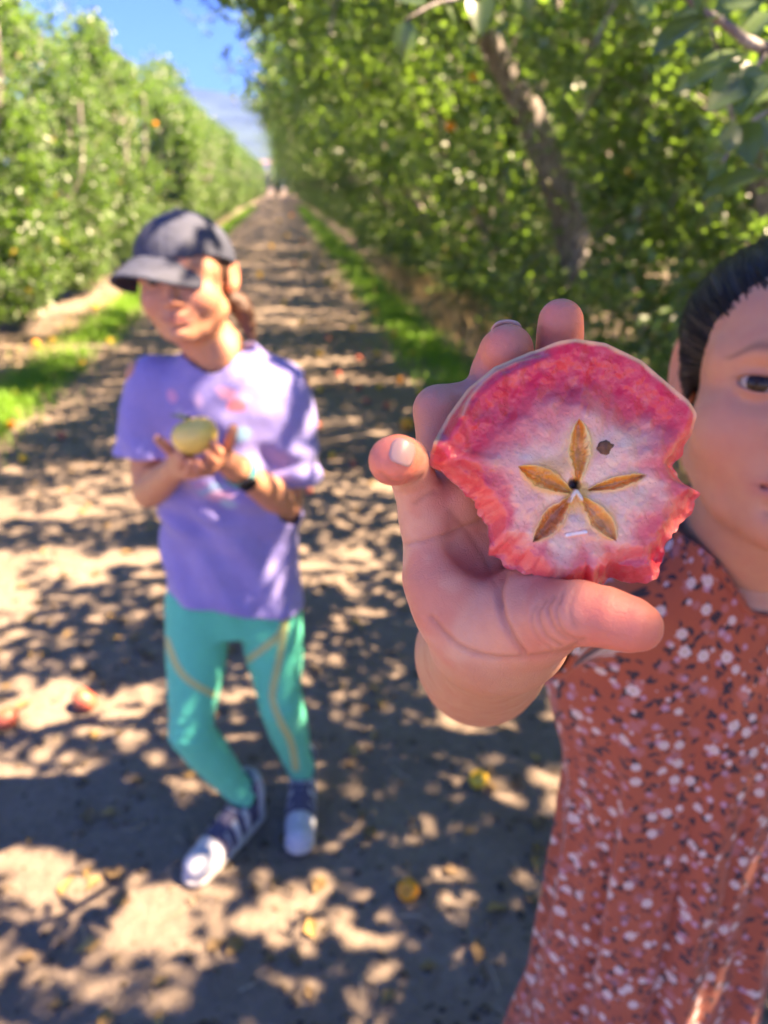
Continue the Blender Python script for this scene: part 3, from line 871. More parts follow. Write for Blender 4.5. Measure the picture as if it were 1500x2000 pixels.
# ------------------------------------------------------------------ people: heads
def frame(E, fz, roll=0.0):
    fz = norm(np.asarray(fz, float)); fx = norm(np.cross([0, 0, 1.0], fz)); fy = np.cross(fz, fx)
    c, s_ = math.cos(roll), math.sin(roll)
    fx, fy = fx * c + fy * s_, fy * c - fx * s_
    R = np.stack([fx, fy, fz])
    E = np.asarray(E, float)
    return R, (lambda x, y, z: E + np.array([x, y, z]) @ R), (lambda P: (P - E) @ R.T)
def head(v, R, H, neck, smile=0.0, lids=True, wx=1.0, hy=1.0):
    H0 = H; H = lambda x, y, z: H0(x * wx, y, z)
    ell = lambda c, r, *a, **k: v.ell(c, (r[0] * wx, r[1], r[2]), *a, **k)
    ell(H(0, .030, -.088), (.0715, .074 * hy, .090), R, .01)
    ell(H(0, .022, -.040), (.060, .060 * hy, .044), R, .02)
    ell(H(0, -.035, -.046), (.0585, .062, .048), R, .03)
    for s in (-1, 1):
        v.chain([(H(0, -.086, -.018), .016), (H(s * .026, -.082, -.034), .018), (H(s * .048, -.058, -.072), .019)], .024)
        ell(H(s * .036, -.034, -.024), (.026, .026, .022), R, .022)
        v.chain([(H(s * .050, .012, -.022), .008), (H(s * .030, .019, -.006), .008), (H(s * .012, .014, -.001), .007)], .016)
    ell(H(0, -.090, -.014), (.016, .013, .014), R, .016)
    ell(H(0, -.060, -.012), (.026, .020, .016), R, .016)
    for s in (-1, 1):
        ell(H(s * .031, -.001, .010), (.0175, .0105, .0125), R, .014, 's')
        if lids:
            ell(H(s * .031, 0, -.0105), (.0136, .0128, .0134), R, .004)
            ell(H(s * .031, .0003, .002), (.0142, .0045, .016), R, .0015, 's')
    v.chain([(H(0, .006, -.002), .0065), (H(0, -.014, .005), .0070), (H(0, -.031, .013), .0080)], .010)
    ell(H(0, -.035, .0135), (.0095, .0080, .0085), R, .006)
    for s in (-1, 1):
        ell(H(s * .0105, -.0375, .006), (.0062, .0058, .008), R, .005)
        ell(H(s * .0055, -.0425, .011), (.0028, .0022, .004), R, .002, 's')
    wd = .021 + .006 * smile; up = .005 * smile
    v.chain([(H(-wd, -.0625 + up, -.008), .0028), (H(-.009, -.0590, .0035), .0046), (H(0, -.0600, .0045), .0042), (H(.009, -.0590, .0035), .0046), (H(wd, -.0625 + up, -.008), .0028)], .006)
    v.chain([(H(-wd, -.0635 + up, -.008), .0028), (H(0, -.0685, .0030), .0060), (H(wd, -.0635 + up, -.008), .0028)], .006)
    v.chain([(H(-wd - .003, -.0625 + up * 1.2, -.006), .0016), (H(-.010, -.0638, .0082), .0011), (H(.010, -.0638, .0082), .0011), (H(wd + .003, -.0625 + up * 1.2, -.006), .0016)], .003, 's')
    ell(H(0, -.0775, .004), (.012, .0035, .004), R, .008, 's')
    for s in (-1, 1):
        a = .28 * s
        Re = np.stack([math.cos(a) * R[0] + math.sin(a) * R[2], R[1], math.cos(a) * R[2] - math.sin(a) * R[0]])
        Re2 = np.stack([Re[0], Re[1] * .97 - Re[2] * .24, Re[2] * .97 + Re[1] * .24])
        ell(H(s * .076, -.004, -.098), (.0060, .029, .0175), Re2, .004)
        ell(H(s * .070, -.018, -.090), (.008, .014, .010), Re2, .006)
        ell(H(s * .082, -.001, -.096), (.0045, .019, .010), Re2, .004, 's')
    v.chain([(H(0, -.03, -.095), .046)] + neck, .020)
def face_colour(P, L, base, flush=.5):
    """skin colour by place on the head: lips, cheeks, nose, ears, brows"""
    C = np.tile(np.asarray(base, float), (len(P), 1))
    x, y, z = L[:, 0], L[:, 1], L[:, 2]
    g = lambda cx, cy, rx, ry: np.exp(-((np.abs(x) - cx) / rx) ** 2 - ((y - cy) / ry) ** 2) * (z > -.07)
    C = mixc(C, (.55, .20, .14), np.clip(flush * (g(.036, -.036, .020, .020) + .8 * np.exp(-(x / .012) ** 2 - ((y + .036) / .012) ** 2) * (z > -.01)), 0, 1))
    lip = np.exp(-np.abs((y + .0640) / .0068) ** 4 - np.abs(x / .0235) ** 4) * (z > -.014)
    C = mixc(C, (.42, .13, .11), lip * .75)
    C = mixc(C, (.20, .05, .05), np.exp(-((y + .0637 - .2 * np.abs(x) ** 1.5) / .0012) ** 2 - (np.abs(x) / .022) ** 6) * (z > -.012) * .8)
    by = .0195 + .004 * np.sin(np.clip((np.abs(x) - .012) / .038, 0, 1) * np.pi) - .006 * sstep(.036, .052, np.abs(x))
    brow = np.exp(-((y - by) / (.0034 - .0016 * sstep(.03, .052, np.abs(x)))) ** 2) * sstep(.009, .014, np.abs(x)) * (1 - sstep(.047, .056, np.abs(x))) * (z > -.05)
    C = mixc(C, (.035, .020, .016), brow * .55)
    lash = np.exp(-((np.abs(x) - .031) / .0145) ** 6 - ((y - .0052 + 16 * (np.abs(x) - .031) ** 2) / .0015) ** 2) * (z > -.02)
    C = mixc(C, (.02, .012, .010), lash * .85)
    C = mixc(C, (.38, .17, .12), .5 * g(.031, -.003, .019, .010))
    C = mixc(C, (.58, .20, .13), .5 * sstep(.068, .080, np.abs(x)) * (z < -.06))
    return C
def eyes(R, H, parent, look=(0, 0, 1.0)):
    bm = bmesh.new(); bmesh.ops.create_uvsphere(bm, u_segments=20, v_segments=14, radius=.0121)
    base = np.array([v.co[:] for v in bm.verts]); F = np.array([[v.index for v in (f.verts[:] + [f.verts[-1]] * (4 - len(f.verts)))][:4] for f in bm.faces if len(f.verts) == 4]); T = np.array([[v.index for v in f.verts] for f in bm.faces if len(f.verts) == 3]); bm.free()
    FF = np.concatenate([quads2tris(F), T])
    lk = norm(np.asarray(look, float))
    for s in (-1, 1):
        c = H(s * .031, 0, -.0108)
        e = part('eye', base + c, FF, M['eye'], parent)
        th = np.linspace(0, .60, 8)[:, None]; ph = np.arange(20)[None] * 2 * math.pi / 20
        loc = np.stack([np.sin(th) * np.cos(ph), np.sin(th) * np.sin(ph), np.cos(th) + 0 * ph], -1).reshape(-1, 3) * .01235
        Q, _, _ = frame((0, 0, 0), lk @ R)
        V = loc @ Q + c
        i = np.arange(7)[:, None] * 20; j = np.arange(20)[None]; j2 = (j + 1) % 20
        part('iris', V, np.stack([i + j, i + 20 + j, i + 20 + j2, i + j2], -1).reshape(-1, 4), M['iris'], e)
def hair_mesh(v, L, o_sc=(900, 40), amp=.0009, sm=3):
    V, F = v.mesh(sm)
    l = L(V)
    ang = np.arctan2(l[:, 0], l[:, 1] + .06); along = l[:, 2] + .6 * l[:, 1] * 0
    S = np.stack([ang * .085 * o_sc[0], along * o_sc[1], np.zeros(len(V))], 1)
    N = vnormals(V, F)
    V = V + N * ((fbm(S * [.45, .45, 1], 1, 3, 3) - .5) * amp * 2)[:, None]
    return V, F, S
SKIN = np.array([.57, .280, .175]); PALM = np.array([.66, .330, .235])

# ------------------------------------------------------------------ the girl in the floral dress
girl = empty('person', (.29, .585, gz((.29, .585))), 0)
tag(girl, 'dark-haired child in a rust floral dress holding a bitten apple up to the camera', 'person')
GO = np.array(girl.location)
def wear(name, V, F, mat, par=None, col=None, vec=None, smooth=True):
    par = par or girl
    o = part(name, np.asarray(V) - GO if par is girl or par.parent is girl else V, F, mat, par, col, smooth)
    for k, a in (vec or {}).items(): set_vec(o.data, a, k)
    return o
# arm and hand (the hand is laid out by joints: photo position, depth, radius in photo pixels)
def J(px, py, z, rpx): return (at(px, py, z), rpx * z / 1500)
fine, mid = .00085, .0026
ax = [np.concatenate([np.arange(-.012, .105, fine), np.arange(.105, .235, mid)]),
      np.concatenate([np.arange(.150, .262, fine), np.arange(.262, .66, mid)]),
      np.concatenate([np.arange(1.08, 1.322, mid), np.arange(1.322, 1.452, fine)])]
v = Vol(None, None, None, ax)
WR = J(968, 1250, .247, 118)
v.chain([(at(955, 1256, .262), .0190), (at(948, 1270, .30), .0240), (at(940, 1278, .345), .0300), (at(936, 1282, .395), .0318), (at(938, 1290, .43), .0315)], .008)
v.chain([(at(938, 1300, .43), .0315), (np.array([.095, .46, 1.195]), .034), (np.array([.165, .585, 1.165]), .042)], .012)
# metacarpals and palm
v.chain([J(938, 1222, .246, 92), J(860, 1120, .240, 72), J(832, 1015, .236, 48)], .010)
v.chain([J(950, 1235, .247, 100), J(915, 1100, .243, 72), J(897, 975, .239, 54)], .010)
v.chain([J(985, 1235, .247, 95), J(975, 1090, .243, 72), J(980, 945, .240, 56)], .010)
v.chain([J(1020, 1235, .245, 85), J(1040, 1090, .243, 68), J(1066, 940, .240, 54)], .010)
v.ell(at(892, 1160, .236), np.array([85, 115, 62]) * .236 / 1500, np.stack([[1, 0, 0], [0, SP, CP], [0, -CP, SP]]), .008)
v.ell(at(960, 1050, .231), np.array([80, 70, 40]) * .231 / 1500, np.stack([[1, 0, 0], [0, SP, CP], [0, -CP, SP]]), .010, 's')
# thenar and thumb
v.ell(at(1052, 1190, .226), np.array([92, 98, 72]) * .226 / 1500, np.stack([[.86, -.5 * SP, -.5 * CP], [.5, .86 * SP, .86 * CP], [0, -CP, SP]]), .006)
v.chain([J(1015, 1215, .233, 92), J(1085, 1203, .214, 72), J(1128, 1196, .2065, 63)], .006)
v.chain([J(1128, 1197, .2065, 58), J(1180, 1205, .2030, 61), J(1228, 1219, .2010, 56), J(1246, 1224, .2010, 49)], .0022)
# fingers
v.chain([J(832, 1015, .236, 47), J(806, 930, .2285, 45), J(790, 900, .220, 46)], .004)
v.chain([J(790, 900, .220, 46), J(777, 898, .211, 50), J(768, 900, .205, 49)], .0012)
v.chain([J(897, 975, .239, 50), J(862, 880, .244, 48), J(857, 802, .243, 49)], .004)
v.chain([J(857, 802, .243, 49), J(915, 790, .247, 46), J(960, 815, .245, 42)], .0015)
v.chain([J(980, 945, .240, 52), J(955, 800, .248, 48), J(968, 730, .248, 48)], .004)
v.chain([J(968, 730, .248, 48), J(984, 690, .244, 50), J(992, 684, .240, 50)], .0015)
v.chain([J(1066, 940, .240, 52), J(1080, 800, .250, 48), J(1090, 710, .248, 46)], .004)
v.chain([J(1090, 710, .248, 45), J(1094, 650, .244, 46), J(1095, 628, .241, 44)], .0015)
AV, AF = v.mesh(2)
AN = vnormals(AV, AF)
# creases of the palm, thumb and wrist
PX, PZ = pix(AV)
front = sstep(.05, .4, AN @ norm(np.array([0, -CP, SP])))
def crease(pts, wpx, depth):
    global AV
    d = seg_dist(np.c_[PX, 0 * PX[:, :1]], [np.array([*p, 0.0]) for p in spline(np.array([(*p, 0) for p in pts], float), 24)[:, :2]])
    AV = AV - AN * (depth * np.exp(-(d / wpx) ** 2) * front * (PZ < .3))[:, None]
    return np.exp(-(d / (wpx * 1.1)) ** 2) * front * (PZ < .3)
cr = np.zeros(len(AV))
for pts, wd, dp in (([(790, 1062), (850, 1050), (920, 1025), (985, 990)], 4, .0005), ([(990, 1105), (975, 1150), (980, 1200), (1002, 1250), (1020, 1275)], 7, .0013),
                    ([(812, 985), (832, 968), (850, 960)], 4, .0006), ([(842, 1205), (900, 1262), (980, 1285), (1090, 1275), (1140, 1250)], 5, .0006),
                    ([(1082, 1165), (1070, 1190), (1085, 1230), (1110, 1250)], 3.5, .00055), ([(1098, 1160), (1086, 1195), (1100, 1235), (1128, 1252)], 3.5, .0005), ([(1066, 1170), (1052, 1200), (1066, 1240), (1095, 1262)], 3.5, .0005),
                    ([(1050, 1180), (1038, 1205), (1050, 1245), (1080, 1270)], 3.5, .00035), ([(1125, 1150), (1112, 1190), (1124, 1225)], 3, .0003), ([(880, 1000), (930, 1060), (960, 1120), (975, 1180)], 6, .0004),
                    ([(742, 925), (770, 945), (800, 942), (822, 930)], 4, .0007), ([(815, 870), (840, 882), (870, 872)], 4, .0004)):
    cr = np.maximum(cr, crease(pts, wd, dp) * min(1, dp / .0006))
tips = np.zeros(len(AV))
for p, rr in ((at(1095, 612, .24), .014), (at(1240, 1220, .20), .026), (at(990, 665, .24), .012), (at(768, 900, .203), .011), (at(1180, 1195, .20), .014)):
    tips = np.maximum(tips, np.exp(-(np.linalg.norm(AV - p, axis=1) / rr) ** 2))
AC = np.tile(SKIN, (len(AV), 1))
hand = sstep(.285, .262, PZ) * sstep(1330, 1270, PX[:, 1])
AC = mixc(AC, PALM, hand)
AC = mixc(AC, (.62, .20, .14), .75 * hand * sstep(.42, .68, fbm(AV, 70, 3, 3)))
AC = mixc(AC, (.70, .42, .29), .45 * hand * sstep(.5, .7, fbm(AV, 110, 9, 3)))
AC = mixc(AC, (.70, .17, .115), tips * .88)
AC = mixc(AC, (.84, .23, .15), np.where(AV[:, 2] > 1.405, sstep(.05, .5, tips), 0))  # backlit red glow of the upper fingertips, put into the skin colour
AC = mixc(AC, (.60, .23, .17), .5 * np.exp(-(np.linalg.norm(AV - at(870, 985, .232), axis=1) / .012) ** 2))
AC = mixc(AC, (.40, .15, .10), cr * .55)
# head
WX = 1.05
HE = at(1597, 764, .470)
HR, HH, HL = frame(HE, (-.35, -.92, .13), -.045)
hc = HH(0, -.02, -.07)
v = Vol(hc - [.115, .125, .20], hc + [.115, .125, .155], .0014)
neckb = np.array([.295, .572, 1.19])
head(v, HR, HH, [(HH(0, -.085, -.085), .045), (neckb, .055)], wx=WX, hy=.88)
FV, FF = v.mesh(2)
FC = face_colour(FV, HL(FV) / [WX, 1, 1], SKIN * [.98, .92, .88], .55)
# trunk, legs and the other arm, under the dress
v = Vol((.08, .42, -.02), (.56, .78, 1.27), .006)
v.chain([(neckb + [0, 0, .05], .046), (neckb - [0, 0, .03], .05)], .02)
v.lathe([.62, .75, .92, 1.05, 1.13, 1.18, 1.20], [.295] * 7, [.59] * 7, [.085, .092, .092, .108, .130, .115, .075], [.080, .082, .075, .082, .088, .082, .066], .02)
v.chain([(np.array([.17, .585, 1.155]), .042), (np.array([.42, .585, 1.155]), .042)], .02)
v.chain([(np.array([.43, .585, 1.15]), .040), (np.array([.485, .60, .92]), .032), (np.array([.49, .54, .74]), .022), (np.array([.485, .51, .64]), .026)], .015)
for q in (.245, .345):
    v.chain([(np.array([q, .59, .66]), .055), (np.array([q, .585, .40]), .046), (np.array([q, .60, .25]), .046), (np.array([q, .61, .07]), .030), (np.array([q, .61, .035]), .033), (np.array([q, .50, .025]), .026)], .02)
BV, BF = v.mesh(1)
BC = np.tile(SKIN, (len(BV), 1))
V, F = merge([(AV, AF), (FV, FF), (BV, BF)])
body = wear('body', V, F, M['skin'], None, np.concatenate([AC, FC, BC]))
eyes(HR, lambda x, y, z: HH(x * WX, y, z) - GO, girl, look=(-.10, .08, 1.0))
# finger nails
def nail(c, nrm, up, wpx, hpx, name='fingernail', bulge=.30):
    nrm, up = norm(np.asarray(nrm, float)), np.asarray(up, float); up = norm(up - (up @ nrm) * nrm); rt = np.cross(up, nrm)
    g = np.linspace(-1, 1, 11); A, B = np.meshgrid(g, g)
    r = np.maximum((np.abs(A) ** 3.2 + np.abs(B) ** 3.2) ** (1 / 3.2), 1e-6); s = np.maximum(np.abs(A), np.abs(B)) / r
    A, B = A * s, B * s
    z = (1 - A ** 2) * bulge * wpx - .10 * B ** 2 * wpx - .0004
    P = c + A[..., None] * wpx * rt + B[..., None] * hpx * up + z[..., None] * nrm
    i = np.arange(10)[:, None] * 11; j = np.arange(10)[None]
    o = wear(name, P.reshape(-1, 3), np.stack([i + j, i + j + 1, i + 12 + j, i + 11 + j], -1).reshape(-1, 4), M['nail'])
    solid(o, .0006)
toC = np.array([0, -CP, SP]); rgt = np.array([1.0, 0, 0]); upv = np.array([0, SP, CP])
nn = norm(toC * .86 + rgt * .32 + upv * .25)
nail(at(770, 899, .2055) + nn * .0066, nn, upv * .9 + rgt * .35, .0035, .0037)
nn = norm(upv * .80 - toC * .60)
nail(at(992, 684, .240) + nn * .0078, nn, toC * .80 + upv * .6, .0050, .0052)
# hair, drawn back
v = Vol(hc - [.125, .13, .10], hc + [.125, .16, .17], .0022)
v.ell(HH(0, .030, -.092), (.0850, .0705, .0960), HR, .01)
v.ell(HH(0, -.02, -.14), (.062, .07, .05), HR, .03)
v.ell(HH(0, .0, -.195), (.030, .034, .035), HR, .015)
for s in (-1, 1):
    v.chain([(HH(s * .071, .02, -.064), .011), (HH(s * .0725, -.004, -.066), .008), (HH(s * .0715, -.020, -.066), .003)], .008)
v.ell(HH(0, -.040, .030), (.0675, .0915, .094), HR, .012, 's')
for s in (-1, 1): v.ell(HH(s * .085, -.015, -.095), (.014, .028, .021), HR, .006, 's')
hV, hF, hS = hair_mesh(v, HL)
hair = wear('hair', hV, hF, M['hair'], vec={'strand': hS})
# loose hairs along the hairline
pr = []
r = np.random.default_rng(8)
for q in range(420):
    a = r.uniform(-1.25, -.05) if q < 330 else r.uniform(0, 1.2)
    p0 = HH(.070 * math.sin(a) * .98, -.040 + .0925 * math.cos(a) * .985, -.02 - .045 * abs(math.sin(a)) + r.normal(0, .004))
    d = norm(p0 - HH(0, -.0, -.07)); bk = -HR[2]
    p1 = p0 + d * r.uniform(.003, .008) + bk * .02; p2 = p1 + bk * r.uniform(.02, .04) + d * r.uniform(-.002, .008) + HR[1] * r.normal(0, .004)
    pr.append(tube(spline([p0, p1, p2], 6), [.0004] * 6, 3, cap=False))
sv, sf = merge(pr)
o = wear('stray_hairs', sv, sf, M['hair'], hair, vec={'strand': sv * 0}); o['kind'] = 'stuff'
# combed-back strands lying on it
from mathutils.kdtree import KDTree
kd = KDTree(len(hV))
for q in range(len(hV)): kd.insert(hV[q], q)
kd.balance()
hN = vnormals(hV, hF); pr = []
hl = HL(hV); cand = np.nonzero((hl[:, 2] > -.10) & (hl[:, 0] < .06) & (hl[:, 1] > -.03))[0]
for st in r.choice(cand, 1100):
    q = int(st); p0 = hV[q].copy(); pts = []; lift = r.uniform(.0002, .0012); sw = r.normal(0, .12)
    for _ in range(7):
        n_ = hN[q]; pts.append(p0 + n_ * lift)
        d = -HR[2] * 1.0 + HR[1] * .25 + HR[0] * sw; d = norm(d - (d @ n_) * n_)
        p0 = p0 + d * .006; q = kd.find(p0)[1]; p0 = p0 + hN[q] * ((hV[q] - p0) @ hN[q])
    pr.append(tube(np.array(pts), np.array([.25, .4, .45, .45, .4, .35, .2]) * .001, 3, cap=False))
sv, sf = merge(pr)
o = wear('hair_strands', sv, sf, M['hair'], hair, vec={'strand': np.repeat(r.random((1100, 1, 3)) * 9, len(sv) // 1100, 1).reshape(-1, 3)}); o['kind'] = 'stuff'
# dress
v = Vol((.06, .40, .42), (.56, .80, 1.245), .0034)
hs = [.45, .606, .70, .805, .934, .983, 1.063, 1.12, 1.165, 1.20, 1.235]
cx = [.297] * 11; cy = [.590] * 7 + [.588, .582, .575, .572]
a_ = [.150, .118, .116, .114, .116, .126, .150, .148, .128, .090, .062]
b_ = [.135, .118, .108, .100, .094, .094, .096, .092, .080, .068, .060]
v.lathe(hs, cx, cy, a_, b_, .01, ex=2.15)
S0, S1 = np.array([.190, .588, 1.158]), np.array([.112, .490, 1.178])
v.chain([(S0, .050), (S1, .0415), (S1 + (S1 - S0) * .3, .039)], .03)
T0, T1 = np.array([.405, .588, 1.155]), np.array([.475, .595, 1.03])
v.chain([(T0, .050), (T1, .058)], .03)
DV, DF = v.mesh(3)
fc = DV[DF].mean(1)
sd = norm(S1 - S0); td = norm(T1 - T0)
keep = (fc[:, 2] > .465) & ~((fc - S1 - sd * .016) @ sd > 0) & ~(((fc - T1) @ td > 0) & (fc[:, 0] > .40))
nx_, ny_, nz_ = fc[:, 0] - .300, fc[:, 1] - .570, fc[:, 2]
neck_in = (nx_ / .066) ** 2 + (ny_ / .062) ** 2
lim = 1.176 + .75 * (np.clip(ny_, -.07, .07) + .06) * .55 + .55 * np.maximum(0, np.abs(nx_) - .02) ** 1.0 * .75
keep &= ~((neck_in < 1.25) & (nz_ > lim))
DV, DF, _ = keep_faces(DV, DF, keep)
N = vnormals(DV, DF)
th = np.arctan2(DV[:, 0] - .297, -(DV[:, 1] - .59))
h = DV[:, 2]
FA = np.stack([th * .125, h, 0 * h], 1)
am = sstep(1.16, 1.02, h) * .75 + .25
wv = (fbm(np.stack([th * 2.3, h * 1.1, 0 * h], 1), 1.5, 2, 2) - .5)
fold = .0095 * np.sin(th * 10 + 6 * wv + h * 2.5) * sstep(1.1, .75, h) * .8 + .016 * wv + .004 * np.sin(th * 24 + 9 * wv - h * 5) * sstep(1.15, .95, h) * (.4 + wv) + .005 * (fbm(DV, 22, 5, 3) - .5)
sl = np.maximum(sstep(.20, .15, DV[:, 0]), sstep(.39, .44, DV[:, 0])) * sstep(1.05, 1.10, h)
fold = fold * (1 - sl) + sl * .0035 * np.sin((DV @ norm(np.array([.3, .5, .8]))) * 260 + 5 * wv) * sstep(.06, .0, np.abs((DV - S1 - sd * .016) @ sd))
DV = DV + N * (fold * am)[:, None]
dress = solid(wear('dress', DV, DF, M['floral'], vec={'fab': FA}), .0018)
# neckline binding and sleeve hem, from the open edges
def rim_loop(V, F, sel):
    E = {}
    for q in range(F.shape[1]):
        for a, b in zip(F[:, q], F[:, (q + 1) % F.shape[1]]):
            if a != b: E[(min(a, b), max(a, b))] = E.get((min(a, b), max(a, b)), 0) + 1
    nb = {}
    for (a, b), c in E.items():
        if c == 1 and sel(V[a]) and sel(V[b]): nb.setdefault(a, []).append(b); nb.setdefault(b, []).append(a)
    best = []
    seen = set()
    for st in nb:
        if st in seen: continue
        path = [st]; seen.add(st)
        while True:
            nx2 = [q for q in nb[path[-1]] if q not in seen]
            if not nx2: break
            path.append(nx2[0]); seen.add(nx2[0])
        if len(path) > len(best): best = path
    return V[best]
lp = rim_loop(DV, DF, lambda p: p[2] > 1.15 and abs(p[0] - .30) < .085)
if len(lp) > 10:
    k = np.concatenate([lp, lp[:1]])
    for _ in range(12): k[1:-1] = .5 * k[1:-1] + .25 * (k[:-2] + k[2:])
    bv, bf = tube(k[::2], .0032, 7, cap=False)
    thb = np.arctan2(bv[:, 0] - .297, -(bv[:, 1] - .59))
    wear('neck_binding', bv, bf, M['floral'], dress, vec={'fab': np.stack([thb * .125, bv[:, 2] * 1.0, 0 * thb], 1)})
lp = rim_loop(DV, DF, lambda p: p[2] > 1.05 and p[0] < .2)
if len(lp) > 10:
    k = np.concatenate([lp, lp[:1]])
    for _ in range(6): k[1:-1] = .5 * k[1:-1] + .25 * (k[:-2] + k[2:])
    bv, bf = tube(k[::2], .0030, 7, cap=False)
    wear('sleeve_hem', bv, bf, M['floral'], dress, vec={'fab': np.stack([bv[:, 0] * 1.4, bv[:, 2] + bv[:, 1], 0 * bv[:, 0]], 1)})
# ------------------------------------------------------------------ the bitten apple in the hand
AC0 = at(1118, 915, .2145)
apple = empty('bitten_apple', AC0, 0)
tag(apple, 'bitten half of a pink-fleshed apple held up in the hand, star core showing', 'apple')
TL_ = PITCH + math.radians(5)      # the cut face leans back a little
Rr, Ru, Rn = np.array([1.0, 0, 0]), np.array([0, math.sin(TL_), math.cos(TL_)]), np.array([0, -math.cos(TL_), math.sin(TL_)])
PXM = .2145 / 1500
OUT = [(840, 880), (858, 840), (880, 800), (920, 745), (975, 700), (1050, 668), (1130, 656), (1190, 665), (1260, 700), (1310, 745), (1350, 780), (1369, 806), (1362, 850), (1350, 888), (1338, 912), (1348, 938), (1380, 960), (1366, 1000),
       (1335, 1035), (1312, 1058), (1308, 1085), (1292, 1128), (1270, 1141), (1235, 1132), (1195, 1128), (1168, 1146), (1160, 1147), (1148, 1134), (1125, 1150), (1082, 1169), (1060, 1140), (1040, 1120), (1000, 1104), (962, 1082), (958, 1050), (956, 1020), (935, 985), (915, 955), (882, 928), (846, 905)]
c0x, c0y = 1112, 912
po = np.array([(x - c0x, c0y - y) for x, y in OUT], float)
pa = np.arctan2(po[:, 1], po[:, 0]); pr_ = np.hypot(po[:, 0], po[:, 1]); o_ = np.argsort(pa); pa, pr_ = pa[o_], pr_[o_]
NT_, NR_ = 620, 150
thA = np.linspace(-math.pi, math.pi, NT_, endpoint=False)
# follow the straight edges of the outline rather than its polar chords
dense = []
for q in range(len(OUT)):
    a, b = np.array(OUT[q], float), np.array(OUT[(q + 1) % len(OUT)], float)
    dense += [a + (b - a) * f for f in np.linspace(0, 1, 24, endpoint=False)]
dense = np.array(dense) - [c0x, c0y]; da = np.arctan2(-dense[:, 1], dense[:, 0]); dr = np.hypot(dense[:, 0], dense[:, 1]); o_ = np.argsort(da)
RT = np.interp(thA, da[o_], dr[o_], period=2 * math.pi)
topm = sstep(math.radians(8), math.radians(28), thA) * sstep(math.radians(176), math.radians(168), thA)      # where the peel is whole
jag = (fbm(np.stack([np.cos(thA) * 14, np.sin(thA) * 14, 0 * thA], 1), 1, 4, 3) - .5)
RT = RT + (1 - topm) * jag * 24
k5 = np.array([1, 2, 1]) / 4.0
RT = np.convolve(np.r_[RT[-1], RT, RT[0]], k5, 'valid')
s = np.linspace(0, 1, NR_) ** .9
SS, TT = np.meshgrid(s, thA, indexing='ij'); RR = SS * RT[None]
X = RR * np.cos(TT); Y = RR * np.sin(TT)                   # photo pixels, y up
gxp, gyp = X + c0x, c0y - Y
P3 = np.stack([X, Y, 0 * X], -1)
flat = P3.reshape(-1, 3); PXY = np.c_[gxp.ravel(), gyp.ravel(), 0 * gxp.ravel()]
rim = (RT[None] - RR).ravel(); sf = SS.ravel(); tf = TT.ravel(); tm = np.repeat(topm[None], NR_, 0).ravel()
n1 = fbm(flat, .012, 2, 3) - .5; n2 = fbm(flat, .045, 6, 3) - .5; n3 = fbm(flat, .16, 8, 2) - .5
calm = 1 - .92 * tm * sstep(40, 4, rim)
W = (22 * n1 + 11 * n2 * sstep(30, 120, np.hypot(flat[:, 0], flat[:, 1])) + 3.0 * n3) * calm
W += -22 * tm * np.exp(-((rim - 80) / 50) ** 2)                                    # teeth hollow under the top edge
W += -34 * (1 - tm) * (1 - sstep(0, 42, rim)) * (.5 + n2 + .5)                      # ragged rim falls back
W += 5 * np.sin(flat[:, 0] * .11 + 9 * n1) * tm * sstep(140, 40, rim) * sstep(0, 12, rim) * .6
ridge = seg_dist(PXY, [np.array([x, y, 0.0]) for x, y in spline(np.array([(905, 808, 0), (925, 765, 0), (975, 715, 0), (1040, 690, 0), (1090, 690, 0)], float), 20)[:, :2]])
W += 10 * np.exp(-(ridge / 6) ** 2) * sstep(1085, 1000, PXY[:, 0])
uw = sstep(math.radians(92), math.radians(104), tf) * sstep(math.radians(172), math.radians(162), tf)
W += -46 * uw * sstep(36, 0, rim)                                                  # the rounded flank outside the inner peel line
for x, y, rr_, dd_ in ((905, 935, 34, 24), (948, 1015, 36, 26), (1000, 1085, 40, 24), (1085, 1150, 34, 20), (1340, 905, 34, 26), (1345, 1010, 40, 24), (1225, 1120, 44, 22)):
    W += -dd_ * np.exp(-(np.hypot(PXY[:, 0] - x, PXY[:, 1] - y) / rr_) ** 4)         # single tooth marks
lump = seg_dist(PXY, [np.array([1110, 690, 0.0]), np.array([1150, 715, 0.0]), np.array([1142, 765, 0.0])])
W += 8 * np.exp(-(lump / 20) ** 2) - 10 * np.exp(-(np.hypot(PXY[:, 0] - 1126, PXY[:, 1] - 752) / 14) ** 2)
W += -30 * np.exp(-(np.hypot(PXY[:, 0] - 1287, PXY[:, 1] - 1085) / 22) ** 2) - 22 * np.exp(-(np.hypot(PXY[:, 0] - 1205, PXY[:, 1] - 1142) / 26) ** 2)
# colours
RED, PINK, WHT, CREAM = (.78, .026, .060), (.95, .24, .19), (.98, .58, .40), (.86, .44, .22)
C = np.tile(np.array(WHT), (len(flat), 1))
deg = np.degrees(tf)
bw = np.interp(deg, [-180, -150, -110, -75, -40, -15, 5, 30, 60, 90, 120, 150, 165, 180], [120, 50, 60, 75, 110, 95, 110, 135, 165, 185, 185, 165, 150, 120])
q = rim + 90 * n1 + 40 * n2
C = mixc(C, PINK, sstep(bw * 1.45, bw * .55, q) * .95)
C = mixc(C, PINK, .35 * sstep(.45, .62, fbm(flat, .018, 12, 3)))
C = mixc(C, RED, np.clip(sstep(bw * 1.08, bw * .42, q) * (.62 + .38 * tm) * (.95 + .5 * n2), 0, 1))
C = mixc(C, (.66, .06, .08), .8 * np.exp(-(seg_dist(PXY, [np.array([1130, 715, 0.0]), np.array([1128, 770, 0.0]), np.array([1150, 790, 0.0])]) / 13) ** 2))
